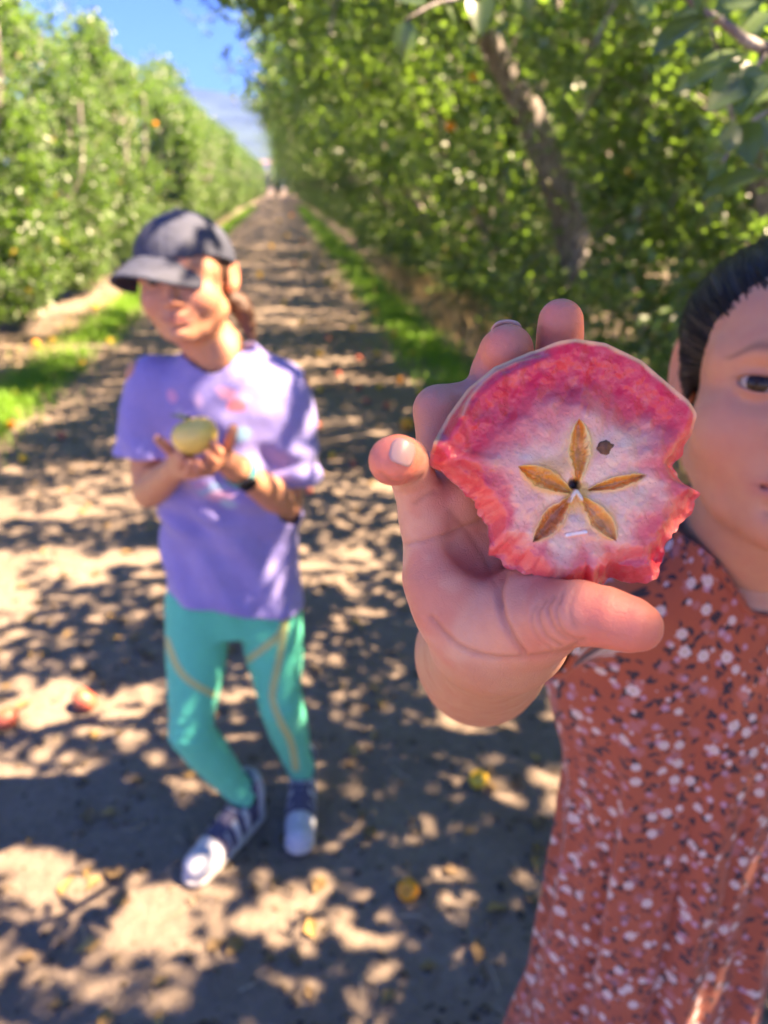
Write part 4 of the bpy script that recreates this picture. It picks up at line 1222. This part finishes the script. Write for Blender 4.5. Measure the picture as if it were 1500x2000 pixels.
C = mixc(C, (.60, .045, .075), .75 * np.exp(-(seg_dist(PXY, [np.array([860, 880, 0.0]), np.array([905, 905, 0.0]), np.array([945, 928, 0.0])]) / 20) ** 2))
for x, y, r_, m_ in ((1287, 1085, 26, .8), (1350, 965, 26, .6), (1215, 1128, 30, .7), (1120, 1135, 40, .35), (1250, 880, 22, .2), (1205, 700, 40, .25)):
    C = mixc(C, (.52, .02, .055), m_ * np.exp(-(np.hypot(PXY[:, 0] - x, PXY[:, 1] - y) / r_) ** 2))
C = mixc(C, CREAM, .6 * np.exp(-(ridge / 4) ** 2) * sstep(1085, 1000, PXY[:, 0]))
C = mixc(C, CREAM, tm * sstep(11, 3, rim))
C = mixc(C, (.70, .42, .22), .30 * np.exp(-(np.hypot(PXY[:, 0] - 1165, PXY[:, 1] - 1060) / 26) ** 2) + .3 * np.exp(-(np.hypot(PXY[:, 0] - 1245, PXY[:, 1] - 828) / 10) ** 2))
# carpels
CARP = [((1133, 822), (1129, 940), 17, (.84, .27, .02), (.97, .62, .20), 9), ((1016, 914), (1112, 960), 17, (.90, .26, .01), (.96, .50, .10), 8), ((1257, 929), (1150, 957), 10, (.84, .27, .03), (.96, .52, .14), 9),
        ((1043, 1054), (1112, 972), 15, (.60, .13, .02), (.92, .44, .13), 11), ((1197, 1052), (1136, 972), 17, (.84, .35, .10), (.95, .50, .12), 9)]
star = 0
for a, b, wd, cin, cedge, dep in CARP:
    a, b = np.array(a, float), np.array(b, float); ab = b - a; L = np.linalg.norm(ab)
    t = ((PXY[:, :2] - a) @ ab) / L ** 2; pd = np.abs((PXY[:, 0] - a[0]) * ab[1] - (PXY[:, 1] - a[1]) * ab[0]) / L
    wv = wd * np.sin(np.pi * np.clip(t * .93 + .03, 0, 1)) ** .75 * (1.15 - .35 * t) + .01
    qd = np.where((t > -.05) & (t < 1.02), pd / np.maximum(wv, .5), 9) + .45 * n3 + .55 * n2
    C = mixc(C, cedge, .55 * sstep(2.6, 1.1, qd) + .35 * sstep(1.5, 1.05, qd))
    inside = sstep(1.15, .60, qd)
    C = mixc(C, cin, inside * .82)
    C = mixc(C, lerp(cin, (.14, .04, .008), .75), .45 * sstep(.36, .05, qd))
    W += -dep * sstep(1.02, .25, qd) + 5 * np.exp(-((qd - 1.2) / .22) ** 2)
cd = np.hypot(PXY[:, 0] - 1122, PXY[:, 1] - 950)
C = mixc(C, (.80, .42, .07), .9 * sstep(38, 16, np.hypot(PXY[:, 0] - 1128, PXY[:, 1] - 968) + 25 * n2))
C = mixc(C, (.66, .34, .09), .55 * sstep(34, 10, np.hypot((PXY[:, 0] - 1078) * .6, PXY[:, 1] - 915) + 20 * n2))
C = mixc(C, (.015, .008, .006), sstep(13, 6, np.hypot(PXY[:, 0] - 1123, PXY[:, 1] - 944) + 8 * n3))
W += -22 * sstep(15, 5, np.hypot(PXY[:, 0] - 1123, PXY[:, 1] - 944))
wl = seg_dist(PXY, [np.array([1104, 1045, 0.0]), np.array([1140, 1039, 0.0])])
C = mixc(C, (.85, .75, .70), sstep(4, 2, wl)); W += 4 * sstep(6, 2, wl)
wl = seg_dist(PXY, [np.array([1112, 978, 0.0]), np.array([1124, 958, 0.0]), np.array([1134, 975, 0.0])])
C = mixc(C, (.82, .70, .58), .9 * sstep(6, 2, wl)); W += 7 * sstep(6, 2, wl)
V = (flat[:, :1] + c0x - 1118) * PXM * Rr + (flat[:, 1:2] + 915 - c0y) * PXM * 1.005 * Ru + (W * PXM)[:, None] * Rn
i = np.arange(NR_ - 1)[:, None] * NT_; j = np.arange(NT_)[None]; j2 = (j + 1) % NT_
F = np.stack([i + j, i + NT_ + j, i + NT_ + j2, i + j2], -1).reshape(-1, 4)
part('flesh', V, F, M['flesh'], apple, np.clip(C, 0, 1))
# peel and the torn underside behind the cut
NB = 46
edge = V[-NT_:]
sb = np.cos(np.linspace(0, math.pi / 2, NB)); db = np.sin(np.linspace(0, math.pi / 2, NB))
bulge = 1 + (.035 * np.sin(np.linspace(0, math.pi, NB)))[:, None] * topm[None]
cen = (edge.mean(0))
ex_, ey_ = (edge - cen) @ Rr, (edge - cen) @ Ru; ew = (edge - cen) @ Rn
Vb = cen + (sb[:, None] * bulge * ex_)[..., None] * Rr + (sb[:, None] * bulge * ey_)[..., None] * Ru + (ew[None] * sb[:, None] - .0225 * db[:, None] * (.85 + .3 * topm[None]))[..., None] * Rn
Pn = Vb.reshape(-1, 3)
rough = (fbm(Pn, 420, 3, 3) - .5) * .0028
Nb = norm(Pn - cen)
bit = (1 - np.repeat(topm[None], NB, 0)).ravel() * np.repeat(sstep(1.0, .96, sb), NT_) 
Pn = Pn + Nb * (rough * bit)[:, None]
Cb = np.tile(np.array([.66, .30, .20]), (len(Pn), 1))
Cb = mixc(Cb, (.74, .52, .30), sstep(.4, .65, fbm(Pn, 60, 2, 3)))
Cb = mixc(Cb, (.58, .10, .09), (1 - np.repeat(topm[None], NB, 0)).ravel() * sstep(.35, .55, fbm(Pn, 240, 5, 3) + .1))
i = np.arange(NB - 1)[:, None] * NT_
Fb = np.stack([i + j, i + NT_ + j, i + NT_ + j2, i + j2], -1).reshape(-1, 4)
part('peel', Pn, Fb, M['flesh'], apple, np.clip(Cb, 0, 1))
def blob(c, ax3, n=14, nz=.18, seed=0, point=0.0):
    """small lumpy pip: centre, three half-axis vectors"""
    th, ph = np.meshgrid(np.linspace(0, math.pi, n), np.arange(n) * 2 * math.pi / n, indexing='ij')
    q = np.stack([np.sin(th) * np.cos(ph), np.sin(th) * np.sin(ph), np.cos(th)], -1).reshape(-1, 3)
    q[:, :2] *= (1 - point * np.clip(q[:, 2:], 0, 1))
    q = q * (1 + nz * (fbm(q, 1.7, seed, 3) - .5) * 2)[:, None]
    i = np.arange(n - 1)[:, None] * n; j = np.arange(n)[None]; j2 = (j + 1) % n
    return np.asarray(c) + q @ np.asarray(ax3), np.stack([i + j, i + n + j, i + n + j2, i + j2], -1).reshape(-1, 4)
def ap(px, py, w): return (px - 1118) * PXM * Rr + (915 - py) * PXM * Ru + w * PXM * Rn
d = norm(np.array([-69, -82.0])); d3 = d[0] * Rr + d[1] * Ru; p3 = -d[1] * Rr + d[0] * Ru
part('seed', *blob(ap(1076, 1014, -22), [p3 * 8 * PXM, Rn * 6 * PXM, -d3 * 22 * PXM], seed=2, nz=.05, point=.5), M['seed'], apple)
part('dried_core_bit', *blob(ap(1181, 874, 1), [Rr * 16 * PXM, Ru * 13 * PXM, Rn * 6 * PXM], 18, .45, 5), M['speck'], apple)

# ------------------------------------------------------------------ whole apples
def apple_shape(n=22):
    t = np.linspace(0, math.pi, n)
    rr = np.sin(t) * (1 + .10 * np.cos(t)) + 1e-4
    zz = .90 * np.cos(t) - .30 * np.exp(-(rr / .30) ** 2) * (np.cos(t) > 0) + .16 * np.exp(-(rr / .25) ** 2) * (np.cos(t) < 0)
    ph = np.arange(28) * 2 * math.pi / 28
    lob = 1 + .035 * np.cos(5 * ph)[None] * np.sin(t)[:, None] * (1 - np.cos(t))[:, None] * .5
    V = np.stack([rr[:, None] * np.cos(ph) * lob, rr[:, None] * np.sin(ph) * lob, np.repeat(zz[:, None], 28, 1)], -1).reshape(-1, 3)
    i = np.arange(n - 1)[:, None] * 28; j = np.arange(28)[None]; j2 = (j + 1) % 28
    return V, np.stack([i + j, i + 28 + j, i + 28 + j2, i + j2], -1).reshape(-1, 4)
AV0, AF0 = apple_shape()
SV0, SF0 = tube([(0, 0, .50), (.02, .02, .75), (.09, .05, 1.0)], [.045, .04, .06], 6)
AM = {k: me_of('apple', AV0, AF0, M[k]) for k in ('yellow', 'orange', 'red', 'pale')}
SM = me_of('stem', SV0, SF0, M['stem'])
def whole(name, kind, p, r, label, group=None, tilt=None):
    o = bpy.data.objects.new(name, AM[kind]); link(o)
    o.location = p; o.scale = (r, r * rnd.uniform(.95, 1.05), r * rnd.uniform(.9, 1.0))
    o.rotation_euler = tilt or (rnd.uniform(-1.3, 1.3), rnd.uniform(-1.3, 1.3), rnd.uniform(0, 6.28))
    tag(o, label, 'apple', group)
    st = bpy.data.objects.new('stem', SM); link(st, o)
    return o
FG = 'fallen apples scattered along the orchard path'
def fallen(px, py, rpx, kind, label):
    p = at_h(px, py + rpx * .6, 0); z = p[1] * CP - (p[2] - CH) * SP
    r = rpx * z / 1500; g_ = gz(p)
    p = at_h(px, py, g_ + r * .85)
    return whole('fallen_apple', kind, (p[0], p[1], g_ + r * .82), r, label, FG)
fallen(797, 1738, 21, 'orange', 'bright orange-yellow fallen apple lying in the sun, the one nearest the camera')
fallen(935, 1522, 19, 'yellow', 'yellow fallen apple on shaded soil just left of the floral dress')
fallen(165, 1367, 25, 'red', 'pale red fallen apple in a sunny spot left of the green leggings')
fallen(12, 1402, 24, 'red', 'dark red fallen apple cut off by the left edge')
def far_label(px, py, k):
    g = at_h(px, py, 0); off, t = g @ RN, g @ RD
    size = 'small ' if t > 3 else ''
    side = 'on the left grass strip' if off < -1.55 else 'on the left half of the path' if off < -.4 else 'in the middle of the path' if off < .45 else 'along the right edge of the path'
    far = 'beside the capped child' if t < 2.6 else 'just behind the child' if t < 4.2 else 'several steps past the child' if t < 9 else 'far up the lane'
    return size + k + ' fallen apple ' + side + ', ' + far
for px, py, r_, k in ((795, 828, 17, 'orange'), (822, 872, 15, 'yellow'), (700, 757, 8, 'red'), (716, 782, 9, 'red'), (755, 790, 9, 'red'), (742, 755, 8, 'yellow'), (623, 690, 9, 'yellow'), (507, 537, 8, 'yellow'), (640, 548, 7, 'yellow'), (652, 560, 7, 'yellow'),
                      (688, 640, 8, 'yellow'), (640, 660, 7, 'red'), (588, 628, 7, 'yellow'), (610, 900, 9, 'yellow'), (648, 888, 9, 'yellow'), (690, 905, 9, 'red'), (760, 905, 12, 'yellow'), (605, 960, 9, 'red'), (100, 665, 9, 'yellow'), (140, 655, 8, 'yellow'),
                      (70, 672, 10, 'orange'), (185, 600, 8, 'yellow'), (215, 665, 9, 'yellow'), (30, 770, 11, 'yellow'), (75, 760, 10, 'yellow'), (160, 712, 9, 'yellow'), (20, 830, 11, 'orange'), (45, 895, 11, 'yellow'), (120, 850, 10, 'red'), (230, 640, 8, 'yellow'),
                      (560, 460, 5, 'yellow'), (590, 470, 5, 'orange'), (600, 500, 6, 'yellow'), (575, 515, 6, 'red'), (630, 520, 6, 'yellow'), (530, 480, 5, 'yellow'), (545, 430, 4, 'yellow'), (570, 420, 4, 'orange'), (555, 590, 7, 'yellow'), (700, 700, 8, 'red'),
                      (735, 690, 8, 'yellow'), (780, 742, 9, 'orange'), (805, 690, 9, 'yellow'), (770, 655, 8, 'orange'), (730, 610, 8, 'yellow'), (690, 580, 7, 'yellow'), (820, 765, 10, 'yellow'), (660, 730, 8, 'red'), (625, 760, 8, 'yellow'), (620, 830, 9, 'red'), (840, 935, 12, 'yellow')):
    fallen(px, py, r_ * .8, k, far_label(px, py, k))
for px, py, Y, k, lb in ((880, 247, 5.6, 'orange', 'orange apple hanging in the right-hand foliage left of the bare trunk'), (925, 150, 5.8, 'yellow', 'yellow apple hanging high in the foliage near the bare trunk'), (303, 243, 9.0, 'orange', 'small orange apple hanging in the left-hand row')):
    whole('hanging_apple', k, at_y(px, py, Y), .034, lb, None, (0, .2, 1))
# ------------------------------------------------------------------ the girl in the cap
kid = empty('person', (-.315, 1.47, gz((-.315, 1.47))), 0)
tag(kid, 'child in a dark cap, violet t-shirt and teal leggings cupping an apple on the path', 'person')
KO = np.array(kid.location)
def kw(name, V, F, mat, par=None, col=None, vec=None):
    par = par or kid
    o = part(name, np.asarray(V) - KO, F, mat, par, col)
    for k, a in (vec or {}).items(): set_vec(o.data, a, k)
    return o
KE = at_y(334, 548, 1.34)
KR, KH, KL = frame(KE, (-.08, -.98, .06), .10)
kc = KH(0, -.02, -.07)
sh_r, el_r, wr_r = at_y(285, 735, 1.44), at_y(290, 962, 1.43), at_y(346, 912, 1.285)          # her right arm, at the left of the picture
sh_l, el_l, wr_l = at_y(567, 755, 1.46), at_y(560, 985, 1.44), at_y(458, 913, 1.270)
hipc = at_y(458, 1165, 1.47); nk = at_y(425, 690, 1.43)
hip_a, kn_a, an_a = at_y(392, 1195, 1.46), at_y(372, 1428, 1.375), at_h(478, 1560, .085)
hip_b, kn_b, an_b = at_y(525, 1195, 1.47), at_y(548, 1375, 1.425), at_h(590, 1512, .085)
toe_a, toe_b = at_h(385, 1695, .03), at_h(585, 1640, .03)
def two(lo, hi, f0, f1, f, c): return np.concatenate([np.arange(lo, f0, c), np.arange(f0, f1, f), np.arange(f1, hi, c)])
v = Vol(None, None, None, [two(-.62, -.05, -.47, -.22, .0019, .0034), two(1.08, 1.68, 1.22, 1.54, .0019, .0034), two(-.02, 1.45, 1.19, 1.44, .0019, .0034)])
head(v, KR, KH, [(KH(0, -.085, -.092), .049), (nk, .052)], smile=1.0, lids=True, wx=1.07)
v.lathe([.60, .70, .85, 1.0, 1.10, 1.15, 1.18], [hipc[0]] * 3 + [-.315, -.312, -.308, -.305], [1.48, 1.48, 1.47, 1.46, 1.455, 1.45, 1.445], [.085, .100, .092, .105, .112, .09, .05], [.065, .072, .064, .068, .064, .054, .045], .02)
v.chain([(sh_r + [.02, 0, -.01], .036), (sh_l + [-.02, 0, -.01], .036)], .02)
for s_, e_, w_ in ((sh_r, el_r, wr_r), (sh_l, el_l, wr_l)):
    v.chain([(s_, .038), (lerp(s_, e_, .5), .036), (e_, .031), (lerp(e_, w_, .3), .033), (w_, .022)], .012)
def fingers(lst, r):
    for ch in lst: v.chain([(at_y(*p), r * (1.08 - .08 * q)) for q, p in enumerate(ch)], .002)
v.chain([(wr_r, .021), (at_y(362, 912, 1.255), .022), (at_y(378, 915, 1.23), .019)], .01, flat=None)
v.chain([(wr_r, .020), (at_y(352, 896, 1.25), .017), (at_y(360, 885, 1.225), .014)], .008)
fingers([[(378, 914, 1.235), (392, 916, 1.205), (402, 905, 1.195), (405, 892, 1.195)], [(372, 920, 1.23), (380, 926, 1.200), (386, 915, 1.185), (388, 903, 1.183)], [(364, 915, 1.23), (366, 924, 1.205), (370, 915, 1.185), (371, 902, 1.180)], [(356, 908, 1.23), (353, 912, 1.205), (355, 902, 1.188), (356, 892, 1.184)]], .0080)
fingers([[(350, 900, 1.26), (332, 880, 1.245), (318, 866, 1.235), (308, 858, 1.23)]], .0092)
v.chain([(wr_l, .021), (at_y(440, 900, 1.25), .022), (at_y(424, 892, 1.235), .019)], .01)
fingers([[(430, 900, 1.225), (412, 914, 1.205), (398, 912, 1.19), (388, 904, 1.182)], [(428, 905, 1.235), (410, 922, 1.215), (394, 924, 1.20), (382, 918, 1.19)], [(428, 890, 1.225), (418, 900, 1.200), (410, 893, 1.188), (404, 884, 1.184)], [(430, 882, 1.225), (426, 884, 1.205), (420, 874, 1.195), (416, 864, 1.192)]], .0080)
fingers([[(440, 890, 1.245), (447, 868, 1.235), (452, 850, 1.23), (456, 836, 1.228)]], .0094)
for h_, k_, a_2, t_ in ((hip_a, kn_a, an_a, toe_a), (hip_b, kn_b, an_b, toe_b)):
    v.chain([(h_ + [0, 0, .02], .056), (lerp(h_, k_, .45), .052), (k_, .038), (lerp(k_, a_2, .3), .036), (a_2, .026)], .02)
    v.chain([(a_2, .027), (a_2 + [0, 0, -.045], .026), (t_, .018)], .01)
V, F = v.mesh(2)
L = KL(V) / [1.07, 1, 1]
KSK = np.array([.54, .255, .155])
C = face_colour(V, L, KSK, .5)
isH = (np.abs(L[:, 0]) < .1) & (L[:, 1] > -.11) & (L[:, 2] < .05) & (L[:, 2] > -.2)
C = np.where(isH[:, None], C, KSK[None])
dh = np.linalg.norm(V - at_y(395, 900, 1.20), axis=1)
C = mixc(C, (.55, .20, .15), .5 * np.exp(-(dh / .05) ** 2))
kw('body', V, F, M['skin'], None, C)
eyes(KR, lambda x, y, z: KH(x * 1.07, y, z) - KO, kid, look=(.2, -.05, 1.0))
# teeth line of the smile is too small to show; hair under the cap and a ponytail
v = Vol(kc - [.14, .14, .20], kc + [.16, .20, .17], .004)
v.ell(KH(0, .028, -.094), (.081, .078, .091), KR, .01)
v.ell(KH(0, -.02, -.14), (.060, .06, .05), KR, .03)
v.ell(KH(0, -.048, .040), (.073, .104, .098), KR, .010, 's')
for s in (-1, 1): v.ell(KH(s * .085, -.012, -.093), (.016, .030, .024), KR, .006, 's')
t0 = KH(0, -.01, -.185)
v.chain([(KH(0, .0, -.17), .030), (t0, .026), (at_y(472, 600, 1.52), .022), (at_y(484, 635, 1.54), .017), (at_y(492, 668, 1.55), .008)], .01)
hV, hF, hS = hair_mesh(v, KL, (500, 30), .003, 2)
kw('hair', hV, hF, M['brown_hair'], vec={'strand': hS})
# cap
v = Vol(kc - [.15, .15, .06], kc + [.15, .16, .20], .0034)
ca_, sa_ = math.cos(.50), math.sin(.50)
def CHd(x, y, z): return KH(x * ca_ - (z + .09) * sa_, y, -.09 + x * sa_ + (z + .09) * ca_)
v.ell(KH(0, .026, -.088), (.0885, .088, .1000), KR, .01)
V, F = v.mesh(3)
l = KL(V[F].mean(1))
V, F, _ = keep_faces(V, F, l[:, 1] > .034 - .20 * (l[:, 2] + .0) * 0 + .22 * (l[:, 2] + .02) * (l[:, 2] < -.02))
l = KL(V); N = vnormals(V, F)
seam = np.abs(((np.arctan2(l[:, 0], l[:, 2] + .09) / (math.pi / 3) + .5) % 1) - .5) * (math.pi / 3) * np.hypot(l[:, 0], l[:, 2] + .09)
V = V - N * (.0012 * np.exp(-(seam / .002) ** 2) + .003 * (fbm(V, 26, 3, 2) - .5))[:, None]
cap = solid(kw('cap', V, F, M['cap']), .003)
th = np.linspace(-1.28, 1.28, 33); u = np.linspace(0, 1, 10)
TH, U = np.meshgrid(th, u, indexing='ij')
ex_ = .084 * np.sin(TH); ez_ = -.090 + .0965 * np.cos(TH)
x = ex_ * (1 + .04 * U); z = ez_ + U * .056 * np.clip(np.cos(TH * 1.05), 0, 1) ** .55
y = .042 - .030 * (np.abs(x) / .08) ** 2.2 * (.3 + .7 * U) - .027 * U
V = np.stack([CHd(*p) for p in np.stack([x, y, z], -1).reshape(-1, 3)])
i = np.arange(32)[:, None] * 10; j = np.arange(9)[None]
solid(kw('brim', V, np.stack([i + j, i + j + 1, i + 11 + j, i + 10 + j], -1).reshape(-1, 4), M['cap'], cap), .004, 0)
kw('button', *blob(KH(0, .1145, -.088), [KR[0] * .007, KR[2] * .007, KR[1] * .004], 10, .02), M['cap'], cap)
# t-shirt
v = Vol((-.64, 1.24, .58), (-.03, 1.66, 1.24), .0042)
sx = [hipc[0] + .002] * 2 + [-.325, -.318, -.312, -.308, -.304, -.30]
v.lathe([.60, .72, .85, .98, 1.08, 1.14, 1.175, 1.205], sx, [1.475, 1.475, 1.468, 1.46, 1.455, 1.45, 1.445, 1.44], [.152, .148, .141, .140, .146, .125, .090, .052], [.108, .104, .098, .098, .094, .082, .066, .05], .02, ex=2.2)
sl_r, sl_l = at_y(279, 880, 1.432), at_y(570, 940, 1.445)
v.chain([(sh_r + [.012, 0, -.002], .046), (lerp(sh_r, sl_r, .5), .052), (sl_r, .056), (sl_r + [0, 0, -.03], .057)], .035)
v.chain([(sh_l + [-.014, 0, -.004], .048), (lerp(sh_l, sl_l, .5), .054), (sl_l, .053), (sl_l + [0, 0, -.03], .052)], .035)
V, F = v.mesh(3)
fc = V[F].mean(1)
hem = .648 + .02 * np.sin((fc[:, 0] + .5) * 14)
trunk_x = (fc[:, 0] > -.475) & (fc[:, 0] < -.165)
keep = fc[:, 2] > hem
qt = np.hypot((fc[:, 0] + .322) / .150, (fc[:, 1] - 1.466) / .106)
for sc_, rr_ in ((sl_r, .085), (sl_l, .09)):
    keep &= ~((fc[:, 2] < sc_[2]) & (fc[:, 2] > sc_[2] - .12) & (np.linalg.norm((fc - sc_)[:, :2], axis=1) < rr_) & (qt > 1.02))
nc = nk + [0, .012, 0]
keep &= ~((((fc[:, 0] - nc[0]) / .062) ** 2 + ((fc[:, 1] - nc[1]) / .062) ** 2 < 1.2) & (fc[:, 2] > 1.150 + .35 * (fc[:, 1] - nc[1] + .06)))
V, F, _ = keep_faces(V, F, keep)
N = vnormals(V, F)
wv = fbm(V, 5, 2, 2) - .5
fold = .010 * np.sin((V[:, 0] * .9 + V[:, 2] * .35) * 70 + 9 * wv) * sstep(1.12, .95, V[:, 2]) * (.5 + wv) + .016 * wv + .006 * np.sin(V[:, 2] * 95 + V[:, 0] * 40 + 8 * wv) * np.exp(-((V[:, 2] - .93) / .09) ** 2) + .005 * (fbm(V, 24, 6, 2) - .5)
V = V + N * fold[:, None]
C = np.tile(np.array([.25, .225, .56]), (len(V), 1))
C = mixc(C, (.29, .265, .62), sstep(.4, .65, fbm(V, 12, 3, 3)))
def on_shirt(px, py, Y=1.365): return at_y(px, py, Y)
for px, py, rx, ry, cl, m_ in ((445, 772, .016, .010, (.70, .30, .42), .8), (462, 792, .018, .012, (.68, .16, .17), .9), (480, 778, .012, .010, (.72, .38, .52), .8), (432, 762, .012, .008, (.66, .34, .50), .7), (332, 778, .010, .012, (.68, .32, .55), .85), (388, 782, .008, .014, (.58, .40, .66), .7),
                               (470, 848, .020, .014, (.18, .48, .60), .7), (415, 955, .030, .012, (.20, .42, .66), .75), (430, 968, .026, .012, (.70, .35, .52), .8), (445, 985, .016, .012, (.30, .50, .66), .7), (395, 945, .014, .010, (.60, .30, .58), .6), (350, 810, .008, .014, (.42, .40, .62), .5)):
    p = on_shirt(px, py)
    q = ((V[:, 0] - p[0]) / rx) ** 2 + ((V[:, 2] - p[2]) / ry) ** 2 + 1.2 * (fbm(V, 90, 4, 2) - .5)
    C = mixc(C, cl, m_ * sstep(1.25, .75, q) * (V[:, 1] < 1.45))
shirt = solid(kw('t_shirt', V, F, M['cloth'], None, C), .003)
# leggings with piping
v = Vol((-.62, 1.24, .04), (-.05, 1.68, .80), .0040)
v.lathe([.58, .64, .72, .78], [hipc[0]] * 4, [1.48] * 4, [.118, .125, .124, .11], [.088, .092, .09, .08], .02)
for h_, k_, a_2 in ((hip_a, kn_a, an_a), (hip_b, kn_b, an_b)):
    v.chain([(h_ + [0, 0, .03], .073), (lerp(h_, k_, .45), .0645), (lerp(h_, k_, .85), .050), (k_, .0485), (lerp(k_, a_2, .3), .0475), (lerp(k_, a_2, .7), .0375), (a_2 + [0, 0, .012], .0335)], .02)
V, F = v.mesh(2)
N = vnormals(V, F)
V = V + N * (.004 * (fbm(V, 30, 3, 3) - .5) + .002 * np.sin(V[:, 2] * 260 + 6 * fbm(V, 20, 2, 2)) * np.maximum(np.exp(-(np.linalg.norm(V - kn_a, axis=1) / .06) ** 2), np.exp(-(np.linalg.norm(V - kn_b, axis=1) / .06) ** 2)))[:, None]
C = np.tile(np.array([.012, .58, .40]), (len(V), 1))
PXk, Zk = pix(V); fr_ = vnormals(V, F)[:, 1] < -.05
for pts in ([at_y(325, 1250, 1.44), at_y(345, 1300, 1.40), at_y(370, 1330, 1.345), at_y(415, 1356, 1.33)], [at_y(560, 1205, 1.40), at_y(545, 1240, 1.38), at_y(520, 1262, 1.37), at_y(486, 1288, 1.39)], [at_y(560, 1205, 1.40), at_y(545, 1290, 1.37), at_y(532, 1360, 1.365), at_y(548, 1410, 1.39), at_y(568, 1450, 1.44), at_y(578, 1500, 1.50)]):
    q2 = pix(spline(np.array(pts), 30))[0]
    d = seg_dist(np.c_[PXk, 0 * Zk], [np.array([*p_, 0.0]) for p_ in q2])
    C = mixc(C, (.50, .52, .20), .9 * sstep(8.5, 5.5, d) * fr_)
kw('leggings', V, F, M['stretch'], None, C)
# socks and shoes
for an_, toe_, ln in ((an_a, toe_a, 'a'), (an_b, toe_b, 'b')):
    gh = gz(an_) ; dv = (toe_ - an_) * [1, 1, 0]; dl = np.linalg.norm(dv); dv = norm(dv)
    heel = np.array([an_[0], an_[1], gh + .036]) - dv * .022
    tip = np.array([toe_[0], toe_[1], gz(toe_) + .030])
    side = np.cross(dv, [0, 0, 1.0])
    vs = Vol(np.minimum(heel, tip) - .08, np.maximum(heel, tip) + .12, .0034)
    vs.chain([(an_ + [0, 0, .015], .034), (heel + [0, 0, .04], .035)], .01)
    SVm, SFm = vs.mesh(2)
    kw('sock', SVm, SFm, M['navy'])
    vs = Vol(np.minimum(heel, tip) - .08, np.maximum(heel, tip) + .12, .0034)
    instep = lerp(heel, tip, .35) + [0, 0, .030]
    vs.chain([(heel, .032), (lerp(heel, tip, .5), .036), (tip - dv * .006, .034)], .01)
    vs.chain([(heel + [0, 0, .03], .033), (instep, .030), (lerp(heel, tip, .72) + [0, 0, .008], .030)], .015)
    vs.chain([(heel + [0, 0, .055], .034), (heel + [0, 0, .09] + dv * .01, .036)], .01)
    vs.chain([(an_ + [0, 0, -.002], .026), (an_ + [0, 0, .06], .027)], .004, 's')
    UV_, UF_ = vs.mesh(2)
    fc = UV_[UF_].mean(1)
    bottom = gh + .014 + 0 * fc[:, 2]
    UV_, UF_, _ = keep_faces(UV_, UF_, fc[:, 2] > bottom)
    shoe = kw('shoe', UV_, UF_, M['mesh'])
    al = ((UV_[UF_].mean(1) - heel) @ dv) / np.linalg.norm(tip - heel)
    Nn_ = vnormals(UV_, UF_)
    for nm, sel in (('toe_cap', (al > .74)), ('heel_counter', (al < .06))):
        TV_, TF_, us = keep_faces(UV_ + Nn_ * .0016, UF_, sel)
        solid(kw(nm, TV_, TF_, M['white'], shoe), .0015)
    stp = np.abs((UV_[UF_].mean(1) - heel) @ side)
    TV_, TF_, us = keep_faces(UV_ + Nn_ * .0014, UF_, (al > .22) & (al < .62) & (stp > .020) & (np.abs((al * 5.5) % 1 - .5) < .22))
    if len(TF_): solid(kw('side_stripe', TV_, TF_, M['white'], shoe), .0012)
    vs = Vol(np.minimum(heel, tip) - .08, np.maximum(heel, tip) + .08, .0034)
    g0 = np.array([0, 0, gh + .013])
    vs.chain([(heel * [1, 1, 0] + g0, .036), (lerp(heel, tip, .5) * [1, 1, 0] + g0, .038), (tip * [1, 1, 0] + g0, .037)], .01, flat=((0, 0, 1), 2.6))
    kw('sole', *vs.mesh(2), M['sole'], shoe)
    for q in range(4):
        p = lerp(heel, tip, .34 + .085 * q) + [0, 0, .062 - .008 * q]
        kw('lace', *tube([p - side * .02 - [0, 0, .006], p + dv * .006, p + side * .02 - [0, 0, .006]], .0024, 5), M['white'], shoe)
# watch
wc = lerp(wr_l, el_l, .10); wd_ = norm(el_l - wr_l); wn = norm(np.array([.1, -1, .15]) - wd_ * (np.array([.1, -1, .15]) @ wd_)); wb_ = np.cross(wd_, wn)
ang = np.linspace(0, 2 * math.pi, 26)
ring = [wc + (np.cos(a) * wn + np.sin(a) * wb_) * .0280 for a in ang]
bv, bf = tube(np.array(ring), .0115, 8, cap=False)
dd = (bv - wc); rad_ = dd - (dd @ wd_)[:, None] * wd_; rl = np.linalg.norm(rad_, axis=1)
bv = wc + (dd @ wd_)[:, None] * wd_ + rad_ / rl[:, None] * (.0280 + (rl - .0280) * .25)[:, None]
watch = kw('watch_band', bv, bf, M['band'])
V, F = blob(wc + wn * .031, [wd_ * .024, wb_ * .022, wn * .006], 16, 0)
q = V - (wc + wn * .031)
V = wc + wn * .031 + np.sign(q @ wd_)[:, None] * (np.abs(q @ wd_) / .024)[:, None] ** .55 * .0175 * wd_ + np.sign(q @ wb_)[:, None] * (np.abs(q @ wb_) / .022)[:, None] ** .55 * .0165 * wb_ + (q @ wn)[:, None] * wn
kw('watch_screen', V, F, M['dark'], watch)
# the apple she holds, with a leaf on its stalk
hp_ = at_y(381, 852, 1.215)
ha = whole('held_apple', 'pale', hp_, .0385, 'pale yellow apple cupped in the hands of the child in the cap', None, (-.2, -.25, .4))
lf = bpy.data.objects.new('leaf', LFM[2]); link(lf, ha)
lf.location = (0, 0, .75); lf.scale = (.9,) * 3; lf.rotation_euler = (.9, .2, 1.9)
